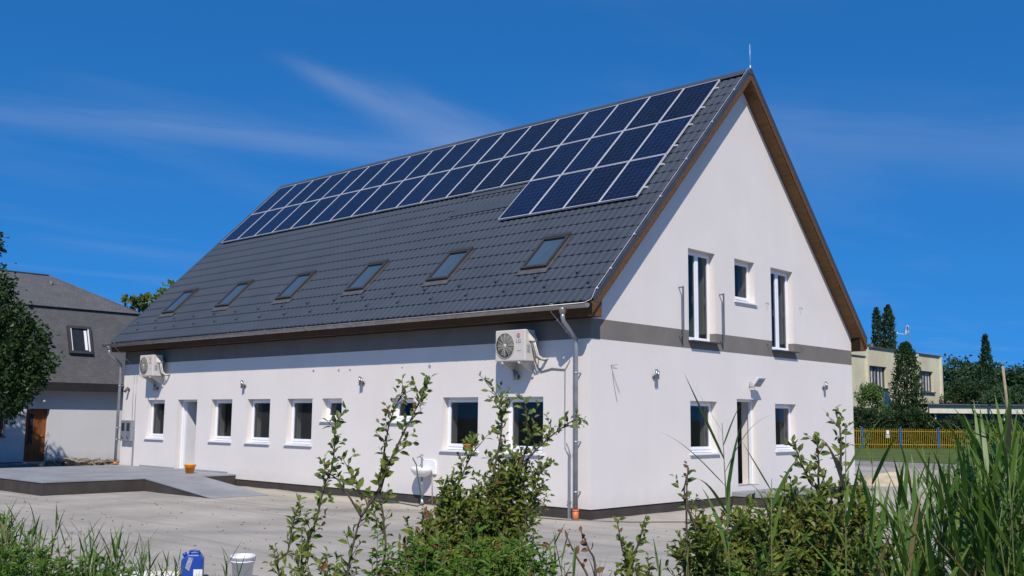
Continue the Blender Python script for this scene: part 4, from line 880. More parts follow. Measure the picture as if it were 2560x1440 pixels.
# ------------------------------------------------------------------ neighbouring house on the left
nb = thing('neighbour_house', 'older white house with grey shingle mansard roof and brown door', 'house', (-26, 0, -.2))
def nbmb(): return MB()
X0, YE, YW = 0.0, 5.1, -16.0         # front wall plane x=-26 (local 0), ends
m = MB(); dz0, dz1, dy0, dy1 = .12, 2.04, .10, .93
wz = 2.95
def nbq(y0, y1, z0, z1): m.quad((0, y0, z0), (0, y1, z0), (0, y1, z1), (0, y0, z1))
wy0, wy1, wz0, wz1 = -1.75, -.62, 1.05, 1.75
nbq(YW, wy0, 0, wz); nbq(wy0, wy1, 0, wz0); nbq(wy0, wy1, wz1, wz); nbq(wy1, dy0, 0, wz); nbq(dy0, dy1, dz1, wz); nbq(dy0, dy1, 0, dz0); nbq(dy1, YE, 0, wz)
for (a, b, c, d_) in ((dy0, dy1, dz0, dz1), (wy0, wy1, wz0, wz1)):
    m.quad((0, a, c), (0, a, d_), (-.28, a, d_), (-.28, a, c)); m.quad((0, b, c), (-.28, b, c), (-.28, b, d_), (0, b, d_)); m.quad((0, a, d_), (0, b, d_), (-.28, b, d_), (-.28, a, d_)); m.quad((0, a, c), (-.28, a, c), (-.28, b, c), (0, b, c))
m.quad((0, YE, 0), (-7, YE, 0), (-7, YE, wz), (0, YE, wz)); m.quad((0, YW, 0), (0, YW, wz), (-7, YW, wz), (-7, YW, 0)); m.quad((-7, YW, 0), (-7, YW, wz), (-7, YE, wz), (-7, YE, 0))
m.build('wall', 'plaster2', nb)
m = MB(); m.box(-.30, -.24, dy0 + .002, dy1 - .002, dz0, dz1); dn = m.build('door', 'oldwood', nb)
m = MB(); m.box(-.239, -.225, dy0 + .17, dy0 + .36, dz0 + .62, dz1 - .2); m.build('pane', 'darkglass', dn)
m = MB(); m.box(-.239, -.22, dy0 + .13, dy0 + .17, dz0 + .58, dz1 - .16); m.box(-.239, -.22, dy0 + .36, dy0 + .40, dz0 + .58, dz1 - .16); m.box(-.239, -.22, dy0 + .17, dy0 + .36, dz0 + .58, dz0 + .62); m.box(-.239, -.22, dy0 + .17, dy0 + .36, dz1 - .2, dz1 - .16); m.build('pane_trim', 'oldwood', dn)
m = MB(); m.tube([(-.24, dy1 - .09, dz0 + .95), (-.19, dy1 - .09, dz0 + .95), (-.19, dy1 - .20, dz0 + .95)], .012, 6); m.build('door_handle', 'chrome', dn)
m = MB(); m.box(-.25, -.17, wy0 + .002, wy1 - .002, wz0 + .001, wz1 - .001); wn_ = m.build('window', 'wood_red', nb)
m = MB(); m.box(-.169, -.16, wy0 + .08, wy1 - .08, wz0 + .08, wz1 - .08); m.build('pane', 'darkglass', wn_)
m = MB(); m.box(-.16, .05, wy0 - .04, wy1 + .04, wz0 - .05, wz0 + .0); m.build('sill', 'dark_metal', wn_)
# mansard: lower steep slope, break line, upper hip
ez, bz, ov = 3.0, 5.86, .42
lo = [(ov, YE + ov, ez), (ov, YW - ov, ez), (-7 - ov, YW - ov, ez), (-7 - ov, YE + ov, ez)]
ins = .62
mi = [(-ins, YE - ins, bz), (-ins, YW + ins, bz), (-7 + ins, YW + ins, bz), (-7 + ins, YE - ins, bz)]
m = MB(); m.add(lo + mi, [(0, 1, 5, 4), (1, 2, 6, 5), (2, 3, 7, 6), (3, 0, 4, 7)]); rf = m.build('roof', 'shingle', nb)
h_ = 5.38; hr = 2.35
o2 = .10
mi2 = [(-ins + o2, YE - ins + o2, bz + .01), (-ins + o2, YW + ins - o2, bz + .01), (-7 + ins - o2, YW + ins - o2, bz + .01), (-7 + ins - o2, YE - ins + o2, bz + .01)]
r1, r2 = (-3.5, 2.0, bz + 1.55), (-3.5, YW + ins + 2.5, bz + 1.55)
m = MB(); m.add(mi2 + [r1, r2], [(0, 4, 5, 1), (1, 5, 2), (2, 5, 4, 3), (3, 4, 0), (0, 1, 2, 3)]); m.build('upper_roof', 'shingle', rf)
m = MB(); m.tube([mi2[0], r1], .035, 6); m.tube([r1, r2], .05, 6); m.build('hip_cap', 'shingle', rf)
m = MB(); m.box(-.001, ov - .01, YW - ov, YE + ov, ez - .10, ez - .002); m.build('soffit', 'dark_board', rf)
m = MB(); m.box(ov - .01, ov + .02, YW - ov, YE + ov, ez - .30, ez + .012); m.build('eave_board', 'dark_board', rf)
m = MB(); m.tube([(-2.6, 1.75, bz + .95), (-2.6, 1.75, bz + 1.25)], .06, 8); m.build('vent', 'dark_metal', rf)
# skylight set in the lower slope
sl_n = Vector((bz - ez, 0, ov + ins)).normalized(); sl_d = Vector((-(ov + ins), 0, bz - ez)).normalized()
sc = Vector((ov, 1.93, ez)) + sl_d * 1.72
sw = MB()
for (cy, hy, cz, hz_) in ((-.40, .05, 0, .56), (.40, .05, 0, .56), (0, .35, .51, .05), (0, .35, -.51, .05)): sw.obox(sc + Vector((0, cy, 0)) + sl_d * cz + sl_n * .06, (0, hy, 0), sl_d * hz_, sl_n * .06)
sw = sw.build('roof_window', 'skyframe', rf)
for cy in (-.335, .335):
    m = MB(); m.obox(sc + Vector((0, cy, 0)) + sl_n * .07, (0, .018, 0), sl_d * .46, sl_n * .04); m.build('sash_stile', 'pvc', sw)
m = MB(); m.obox(sc + sl_n * .06, (0, .30, 0), sl_d * .46, sl_n * .005); m.build('pane', 'darkglass', sw)
m = MB(); m.obox(sc + Vector((0, .22, 0)) + sl_n * .07, (0, .05, 0), sl_d * .40, sl_n * .004); m.build('blind', 'pvc', sw)
m = MB(); m.box(.0, .05, -16, 5.1, -.05, .13); m.build('plinth', 'plinth', nb)
m = MB(); m.box(.051, 1.0, -16, .75, -.02, .10); m.build('pavement', 'gravel', nb)
m = MB(); m.box(.0, .75, .0, 1.0, .10, .135); m.build('door_step', 'concrete', nb)
t = thing('porch_lamp', 'small white lamp above the brown door of the neighbouring house', 'lamp', (-26, .63, 2.12))
m = MB(); m.tube([(0, 0, 0), (.12, 0, .02)], .015, 6); m.build('arm', 'white_pl', t)
m = MB(); m.lathe([(0, -.08), (.05, -.07), (.07, 0), (.05, .06), (0, .08)], 12, (.15, 0, .02)); m.build('globe', 'white_pl', t)

# ------------------------------------------------------------------ cream building and neighbours on the right
cb_ = thing('cream_building', 'cream flat-roofed two-storey building with curtained windows behind the conifer', 'building', (-23, 63, -.2))
Z = 7.93; ops = [(2.93, 6.5, 4.68, 6.47), (13.59, 17.0, 4.62, 6.49)]
m = MB()
def cq(y0, y1, z0, z1, x=0): m.quad((x, y0, z0), (x, y1, z0), (x, y1, z1), (x, y0, z1))
Y0_, Y1_ = 2.3, 18.9
for (y0, y1) in ((Y0_, 2.93), (6.5, 13.59), (17.0, Y1_)): cq(y0, y1, 0, Z)
for (y0, y1, z0, z1) in ops:
    cq(y0, y1, 0, z0); cq(y0, y1, z1, Z)
    m.quad((0, y0, z0), (0, y0, z1), (-.25, y0, z1), (-.25, y0, z0)); m.quad((0, y1, z0), (-.25, y1, z0), (-.25, y1, z1), (0, y1, z1)); m.quad((0, y0, z1), (0, y1, z1), (-.25, y1, z1), (-.25, y0, z1)); m.quad((0, y0, z0), (-.25, y0, z0), (-.25, y1, z0), (0, y1, z0))
m.quad((0, Y1_, 0), (-10, Y1_, 0), (-10, Y1_, Z), (0, Y1_, Z)); m.quad((0, Y0_, 0), (0, Y0_, Z), (-10, Y0_, Z), (-10, Y0_, 0)); m.quad((-10, Y0_, 0), (-10, Y0_, Z), (-10, Y1_, Z), (-10, Y1_, 0))
m.build('wall', 'cream', cb_)
m = MB(); m.box(-10, .12, Y0_ - .1, Y1_ + .1, Z + .001, Z + .12); m.build('roof', 'tarfelt', cb_)
for yy in (2.30, 12.95, 18.62):
    m = MB(); m.box(.001, .18, yy, yy + .30, 0, Z - .001); m.build('pilaster', 'cream_trim', cb_)
m = MB(); m.box(-8, -.02, -3.0, Y0_ - .02, 0, 7.1); m.build('stair_block', 'cream', cb_)
m = MB(); m.box(-8.1, .05, -3.1, Y0_ - .02, 7.101, 7.2); m.build('stair_roof', 'tarfelt', cb_)
for (y0, y1, z0, z1) in ops:
    m = MB(); m.box(-.30, -.22, y0 + .003, y0 + .08, z0, z1); m.box(-.30, -.22, y1 - .08, y1 - .003, z0, z1); m.box(-.30, -.22, y0 + .08, y1 - .08, z1 - .08, z1 - .003); m.box(-.30, -.22, y0 + .08, y1 - .08, z0, z0 + .1); m.box(-.30, -.22, (y0 + y1) / 2 - .05, (y0 + y1) / 2 + .05, z0 + .1, z1 - .08)
    w_ = m.build('window', 'dark_metal', cb_)
    m = MB(); m.quad((-.31, y0, z0), (-.31, y1, z0), (-.31, y1, z1), (-.31, y0, z1)); m.build('pane', 'darkglass', w_)
    n = 5
    for k in range(n):
        c = y0 + .12 + (y1 - y0 - .24) * (k + .5) / n; hw = .17
        m = MB(); m.add([(-.285 + (.02 if i % 2 else 0), c - hw + 2 * hw * i / 6, zz_) for zz_ in (z0 + .12, z1 - .10) for i in range(7)], [(i, i + 1, i + 8, i + 7) for i in range(6)]); m.build('curtain', 'curtain', w_)
    m = MB(); m.box(-.02, .16, y0 - .1, y1 + .1, z0 - .12, z0 - .002); m.build('sill', 'tarfelt', w_)
t = thing('satellite_dish', 'thin mast with a satellite dish on the cream building roof', 'satellite dish', (-22.3, 73.0, 7.85))
m = MB(); m.tube([(0, 0, -5.0), (0, 0, 1.55)], .045, 8); m.build('mast', 'dark_metal', t)
m = MB(); m.lathe([(.0, .0), (.18, .015), (.32, .05), (.43, .095), (.44, .11), (.32, .065), (.18, .03), (0, .012)], 24); d = m.build('dish', 'white_pl', t); d.matrix_local = Matrix.Translation((-.12, -.11, 1.75)) @ Vector((-.70, -.71, .22)).to_track_quat('Z', 'Y').to_matrix().to_4x4()
m = MB(); m.tube([(-.15, -.14, 1.40), (-.75, -.72, 1.45)], .02, 6); m.tube([(-.73, -.70, 1.42), (-.80, -.77, 1.56)], .05, 8); m.tube([(0, 0, 1.5), (-.12, -.11, 1.75)], .03, 6); m.build('feed_arm', 'white_pl', t)
# single-storey wing
wg = thing('low_wing', 'long low cream flat-roofed building with a strip of windows behind the fence', 'building', (-16.5, 68, -.2))
A = Vector((-1.6, -1.2, 0)); dirv = Vector((.7346, .66, 0)).normalized(); nrmv = Vector((dirv.y, -dirv.x, 0)); LW = 30
def wq(mb, u0, u1, z0, z1, off, th=.06): mb.obox(A + dirv * ((u0 + u1) / 2) + nrmv * off + Vector((0, 0, (z0 + z1) / 2)), dirv * ((u1 - u0) / 2), nrmv * (th / 2), (0, 0, (z1 - z0) / 2))
m = MB(); wq(m, -.0, LW, 0, 1.55, -.1, .2); m.build('wall', 'cream', wg)
m = MB(); m.obox(A + dirv * (LW / 2) + nrmv * -4.2 + Vector((0, 0, 1.3)), dirv * (LW / 2), nrmv * 3.9, (0, 0, 1.3)); m.build('core', 'darkglass', wg)
m = MB(); wq(m, -.6, LW + .4, 2.60, 3.22, .2, .3); m.build('fascia', 'cream_trim', wg)
m = MB(); m.obox(A + dirv * (LW / 2) + nrmv * -3.8 + Vector((0, 0, 3.28)), dirv * (LW / 2 + .8), nrmv * 4.4, (0, 0, .055)); m.build('roof', 'tarfelt', wg)
for k in range(17):
    m = MB(); wq(m, k * 1.8 - .05, k * 1.8 + .05, 1.551, 2.599, -.05, .12); m.build('mullion', 'cream_trim', wg)
m = MB(); wq(m, 10.2, 11.9, .02, 1.9, .03, .05); m.build('door', 'curtain', wg)
# corrugated shed far behind
sh = thing('shed', 'pale ribbed shed seen over the low building', 'shed', (-20, 92, -.2))
m = MB(); m.box(-6, 6, -.1, 6, 0, 3.9); m.build('wall', 'cream_trim', sh)
for k in range(24):
    m = MB(); m.box(-6 + k * .5, -6 + k * .5 + .22, -.18, -.101, 2.4, 3.8); m.build('rib', 'curtain', sh)
m = MB(); m.box(-6.2, 6.2, -.4, 6.2, 3.901, 4.1); m.build('roof', 'skirt', sh)
t = thing('utility_pole', 'weathered tan pole rising above the low building', 'pole', (-12.9, 67.2, -.2))
m = MB(); m.tube([(0, 0, 0), (0, 0, 3.7), (-.15, 0, 6.2)], [.12, .11, .10], 10); m.build('post', 'pole', t)
m = MB(); m.tube([(-.15, 0, 6.2), (-.15, 0, 6.4)], .05, 8); m.build('cap', 'dark_metal', t)
# yellow picket fence with blue posts
fn = thing('picket_fence', 'yellow metal picket fence with blue posts at the lawn edge', 'fence', (-19.6, 55.0, -.2))
fd = Vector((.66, .75, 0)).normalized(); nspan = 6; span = 2.86
fn.rotation_euler.z = math.atan2(fd.y, fd.x)
pk = MB(); pk.box(-.012, .012, -.012, .012, .05, 1.40); pme = pk.mesh('picket'); pme.materials.append(M['yellow'])
po = MB(); po.box(-.06, .06, -.05, .05, 0, 1.52); pom = po.mesh('post'); pom.materials.append(M['blue'])
for k in range(nspan + 1):
    o = link_mesh('post', pom, fn); o.location = (.65 + k * span, 0, 0)
for k in range(-1, nspan):
    x0 = .65 + k * span
    for z in (.28, 1.22):
        m = MB(); m.box(max(x0, -.6) + .061, x0 + span - .061, -.02, .02, z - .02, z + .02); m.build('rail', 'yellow', fn)
    for j in range(1, 20):
        xx = x0 + j * span / 20
        if xx < -.55: continue
        o = link_mesh('picket', pme, fn); o.location = (xx, -.033, 0)
t = thing('fence_sign', 'two small white notices hung on the yellow fence', 'sign', tuple(Vector((-19.6, 55, -.2)) + fd * 2.55), fn.rotation_euler.z)
m = MB(); m.box(-.10, .10, -.062, -.05, 1.02, 1.28); m.build('upper_plate', 'white_pl', t)
m = MB(); m.box(-.14, .14, -.062, -.05, .74, .98); m.build('lower_plate', 'curtain', t)
# ------------------------------------------------------------------ vegetation helpers
def unit(a): return a / np.maximum(np.linalg.norm(a, axis=-1, keepdims=True), 1e-9)
def leaf_cloud(name, P, D, Nn, L, Wd, mat, parent, fold=.25, curl=.12, near=False):
    """one folded leaf per row: base P, direction D, normal Nn, length L, width Wd"""
    n = len(P); D = unit(D); S = unit(np.cross(D, Nn)); U = np.cross(S, D); L = np.asarray(L).reshape(-1, 1); Wd = np.asarray(Wd).reshape(-1, 1)
    if near:
        tmpl = [(0, 0, 0), (.28, -.42, fold), (.66, -.40, fold), (1, 0, -curl * 2), (.66, .40, fold), (.28, .42, fold), (.5, 0, 0)]
        tri = np.array([(0, 1, 6), (1, 2, 6), (2, 3, 6), (3, 4, 6), (4, 5, 6), (5, 0, 6)])
    else:
        tmpl = [(0, 0, 0), (.5, -.5, fold), (1, 0, -curl), (.5, .5, fold)]; tri = np.array([(0, 1, 2), (0, 2, 3)])
    V = np.stack([P + D * L * a + S * Wd * b + U * Wd * c for (a, b, c) in tmpl], 1).reshape(-1, 3)
    F = (tri[None] + (np.arange(n) * len(tmpl))[:, None, None]).reshape(-1, 3)
    return stuff(np_mesh(name, V, F, mat, parent))
def leaf_mesh(name, mat, w=.42):
    tmpl = [(0, 0, 0), (.30, -w, .07), (.66, -w * .86, .05), (1, 0, -.16), (.66, w * .86, .05), (.30, w, .07), (.5, 0, 0.0)]
    me = bpy.data.meshes.new(name); me.from_pydata([(a, b, c) for a, b, c in tmpl], [], [(0, 1, 6), (1, 2, 6), (2, 3, 6), (3, 4, 6), (4, 5, 6), (5, 0, 6)]); me.materials.append(M[mat]); return me
def catmull(pts, n=5):
    pts = [Vector(p) for p in pts]; out = []
    P = [pts[0]] + pts + [pts[-1]]
    for i in range(1, len(P) - 2):
        for k in range(n):
            t = k / n; p0, p1, p2, p3 = P[i - 1], P[i], P[i + 1], P[i + 2]
            out.append(.5 * ((2 * p1) + (p2 - p0) * t + (2 * p0 - 5 * p1 + 4 * p2 - p3) * t * t + (3 * p1 - p0 - 3 * p2 + p3) * t ** 3))
    out.append(pts[-1]); return out
def tree(name, label, loc, stem, clumps, n, leaf, mat, trunk_r=.16, group=None, cat='tree', flat=0.35, bark='bark', up=0.0, seed=1, aspect=.62):
    """clumps: (x,y,z,rx,ry,rz) in local coordinates; leaves are spread on and in each clump"""
    rg = np.random.default_rng(seed); t = thing(name, label, cat, loc, group=group)
    m = MB(); pts = [Vector(p) for p in stem]; k = len(pts); m.tube(catmull(pts, 4), [trunk_r * (1 - .72 * i / (4 * (k - 1))) for i in range(4 * (k - 1) + 1)], 8); top = pts[-1]
    m.build('trunk', bark, t)
    m = MB(); rr = random.Random(seed)
    for c in clumps:
        b = pts[rr.randrange(max(1, k // 2), k)]; cc = Vector(c[:3]); mid = (b + cc) / 2 + Vector((rr.uniform(-.2, .2), rr.uniform(-.2, .2), .1))
        m.tube([b, mid, cc], [trunk_r * .35, trunk_r * .22, trunk_r * .08], 5, cap=False)
    stuff(m.build('limbs', bark, t))
    vol = np.array([(c[3] * c[4] * c[5]) ** (2 / 3) for c in clumps]); cnt = (vol / vol.sum() * n).astype(int) + 3
    P = []; D = []
    for c, q in zip(clumps, cnt):
        d = unit(rg.normal(size=(q, 3))); r = rg.uniform(0, 1, (q, 1)) ** .42
        # small sub-clusters give the outline bumps and gaps
        sub = unit(rg.normal(size=(max(4, q // 22), 3))) * rg.uniform(.45, 1.08, (max(4, q // 22), 1)); idx = rg.integers(0, len(sub), q)
        p = np.where(rg.uniform(size=(q, 1)) < .78, sub[idx] + rg.normal(size=(q, 3)) * .17, d * r)
        P.append(p * np.array(c[3:6]) + np.array(c[:3])); D.append(unit(p) + rg.normal(size=(q, 3)) * .8)
    P = np.concatenate(P); D = np.concatenate(D); D[:, 2] -= .25 - up
    Nn = rg.normal(size=P.shape) * .7 + np.array(SUN_FROM) * .8; L = leaf * rg.uniform(.7, 1.35, len(P))
    leaf_cloud('crown', P, D, Nn, L, L * aspect, mat, t)
    return t
def clump_set(c, r, n, seed, rad=(.35, .6)):
    rr = random.Random(seed); out = []
    for _ in range(n):
        a = rr.uniform(0, 2 * math.pi); z = rr.uniform(-.85, 1); q = math.sqrt(max(0, 1 - z * z)) * rr.uniform(.45, 1); s = rr.uniform(*rad)
        out.append((c[0] + r[0] * q * math.cos(a) * .8, c[1] + r[1] * q * math.sin(a) * .8, c[2] + r[2] * z * .8, r[0] * s, r[1] * s, r[2] * s * .85))
    return out
def conifer(name, label, loc, h, r, n, leaf, mat, seed, prof=None, group=None, lean=(0, 0)):
    rg = np.random.default_rng(seed); t = thing(name, label, 'conifer', loc, group=group)
    m = MB(); m.tube([(0, 0, 0), (lean[0] * .5, lean[1] * .5, h * .5), (lean[0], lean[1], h * .96)], [.16, .10, .02], 7); m.build('trunk', 'bark', t)
    z = rg.uniform(0.02, 1, n) ** 1.25; pr = prof(z) if prof else np.clip(1.25 * (1 - z) ** .7, .0, 1)
    a = rg.uniform(0, 2 * math.pi, n)
    bump = 1 + .20 * np.sin(a * 3 + z * 17 + seed) + .22 * np.sin(a * 5 - z * 29) * np.sin(z * 19 + seed) + .12 * np.sin(a * 9 - z * 47)
    q = r * pr * bump * rg.uniform(.55, 1.05, n) ** .6
    P = np.stack([q * np.cos(a) + lean[0] * z, q * np.sin(a) + lean[1] * z, z * h], 1)
    D = np.stack([np.cos(a) * .5, np.sin(a) * .5, np.full(n, .9)], 1) + rg.normal(size=(n, 3)) * .45; Nn = np.stack([np.cos(a), np.sin(a), np.full(n, .2)], 1) + rg.normal(size=(n, 3)) * .5
    L = leaf * rg.uniform(.7, 1.4, n); leaf_cloud('crown', P, D, Nn, L, L * .55, mat, t); return t

leaf_cloud('foliage', POT[1], POT[2], POT[2][:, [1, 0, 2]] + [0, -.5, .8], np.full(POT[3], .10), np.full(POT[3], .045), 'treeleaf3', POT[0], near=True)

# ------------------------------------------------------------------ background trees
lt = [(1.3, .9, 2.9, 1.25, 1.2, 1.0), (.9, .4, 4.2, 1.3, 1.3, 1.0), (0, 0, 5.4, 1.2, 1.2, 1.1), (2.0, 1.5, 3.4, .75, .7, .7), (1.7, 1.0, 2.1, .9, .8, .7), (.9, .6, 1.9, 1.0, .9, .55), (-.4, -.3, 2.6, 1.5, 1.4, 1.1), (-1.2, -1.0, 4.0, 1.5, 1.5, 1.4), (-.4, -.2, 6.5, .8, .8, .7), (.7, .7, 6.3, .5, .5, .55), (.2, .1, 1.9, 1.0, 1.0, .6), (2.2, 1.5, 2.4, .5, .5, .45), (1.25, .9, 5.0, .5, .5, .5), (2.35, 1.75, 3.0, .4, .4, .4), (1.8, 1.3, 4.1, .5, .5, .5)]
lt = [tuple(v * 1.12 for v in c) for c in lt]
tree('leafy_tree', 'dark leafy tree at the left edge in front of the neighbouring house', (-21.7, -4.45, -.2), [(0, 0, 0), (.1, 0, 1.2), (.2, .1, 2.6), (.1, .2, 4.6)], lt, 30000, .14, 'treeleaf', .15, seed=3)
tree('walnut_tree', 'yellow-green tree top peeping between the two roofs', (-44.6, 13.6, -.2), [(0, 0, 0), (0, .1, 4), (.1, 0, 7.5)], clump_set((0, .2, 7.5), (1.7, 1.7, 1.6), 9, 4, (.22, .36)), 1000, .34, 'treeleaf5', .2, seed=4)
tree('walnut_tree', 'second yellow-green tree crown hidden mostly by the house roof', (-42.9, 15.3, -.2), [(0, 0, 0), (0, .1, 4), (.1, 0, 7.5)], clump_set((0, 0, 8.4), (1.7, 1.7, 1.5), 8, 9, (.3, .5)), 1200, .36, 'treeleaf5', .2, seed=5)
col_prof = lambda z: np.clip(1.12 * np.minimum(1, (1 - z) * 6.5) ** .6, 0, 1) * (1 - .30 * z)
conifer('thuja', 'tall slim dark thuja left of two standing behind the cream building', (-28.3, 80.4, -.2), 12.7, .50, 3600, .26, 'treeleaf2', 11, col_prof, 'thujas behind the cream building')
conifer('thuja', 'tall slim dark thuja right of two standing behind the cream building', (-27.3, 80.7, -.2), 12.9, .62, 4200, .26, 'treeleaf2', 12, col_prof, 'thujas behind the cream building')
conifer('thuja', 'broad dark thuja in front of the cream building between its windows', (-20.2, 66.65, -.2), 8.2, 1.34, 9000, .19, 'treeleaf2', 13, lambda z: np.clip(1.10 * (1 - z) ** .42, 0, 1))
tree('light_bush', 'bright green bush beside the house corner in front of the cream building', (-20.2, 59.4, -.2), [(0, 0, 0), (0, 0, 1.2), (.1, 0, 3)], clump_set((0, 0, 3.5), (.95, .95, 1.25), 12, 6) + clump_set((.95, .9, 2.6), (.6, .6, .7), 5, 7), 3200, .15, 'treeleaf3', .07, cat='bush', seed=6)
hd_ = thing('hedge', 'dark clipped hedge running behind the yellow fence', 'hedge', (-20.5, 57.0, -.2))
rg = np.random.default_rng(21); n = 46000; u = rg.uniform(-.5, 20, n); hh = 2.75 - .045 * u + .22 * np.sin(u * 1.7) + .12 * np.sin(u * 4.1); hh = np.where(u > 6, hh - .35, hh); z = rg.uniform(0, 1, n) ** .8 * hh; w = rg.uniform(-1, 1, n) * (.65 + .12 * np.sin(u * 5 + z * 3))
hp = np.stack([fd.x * u - fd.y * w - fd.y * .3, fd.y * u + fd.x * w + fd.x * .3, z], 1)
L = .17 * rg.uniform(.7, 1.4, n); leaf_cloud('foliage', hp, rg.normal(size=(n, 3)), rg.normal(size=(n, 3)) + [0, -.4, .6], L, L * .6, 'hedgeleaf', hd_)
for k in range(14):
    m = MB(); c = Vector((fd.x * k * 1.45 - fd.y * .3, fd.y * k * 1.45 + fd.x * .3, 0)); m.tube([c, c + Vector((0, 0, 1.7))], .05, 6); m.build('stem', 'bark', hd_)
FT = [(-41.5, 127, 9.6, 3.6), (-38.6, 130, 10.2, 3.4), (-36.2, 132.5, 9.6, 3.2), (-33.6, 133, 9.9, 3.4), (-31.0, 134.8, 8.8, 3.2), (-28.0, 137, 10.8, 3.8), (-24.5, 140, 11.0, 4.2), (-20.0, 143, 10.5, 4.2), (-15, 147, 10.8, 4.4)]
pos_w = ['nearest the cream building', 'second from the cream building', 'third from the cream building', 'left of the spruce tip', 'right of the spruce tip', 'behind the tan pole', 'at the right edge', 'beyond the right edge', 'far beyond the right edge']
for k, (x, y, h, r) in enumerate(FT):
    tree('woodland_tree', 'round dark green tree of the far wood, ' + pos_w[k], (x, y, -.2), [(0, 0, 0), (0, 0, 3), (.1, .1, h * .7)], clump_set((0, 0, h * .60), (r * 1.25, r * 1.25, h * .38), 18, 30 + k, (.40, .55)) + clump_set((0, 0, h * .3), (r * .9, r * .9, h * .25), 5, 60 + k), 6000, .46, 'treeleaf4', .2, 'far wood behind the low building', seed=30 + k)
conifer('spruce', 'spruce tip rising above the far wood', (-31.5, 121.5, -.2), 12.9, 1.25, 2200, .40, 'treeleaf4', 41, lambda z: np.clip((1.0 - z) * 2.6, 0, 1) * (.55 + .45 * np.abs(np.sin(z * 42))))
tree('garden_tree', 'broad mid green tree right of the cream building above the low roof', (-21.0, 83.2, -.2), [(0, 0, 0), (0, 0, 1.6), (0, .1, 3)], clump_set((0, 0, 4.0), (2.4, 2.4, 1.7), 14, 44), 4200, .24, 'treeleaf', .14, seed=44)
tree('garden_tree', 'low dark tree between the low building roof and the pole', (-17.6, 81.8, -.2), [(0, 0, 0), (0, 0, 1.6), (0, .1, 3)], clump_set((0, 0, 3.6), (2.6, 2.6, 1.3), 12, 45), 3200, .24, 'treeleaf4', .14, seed=45)

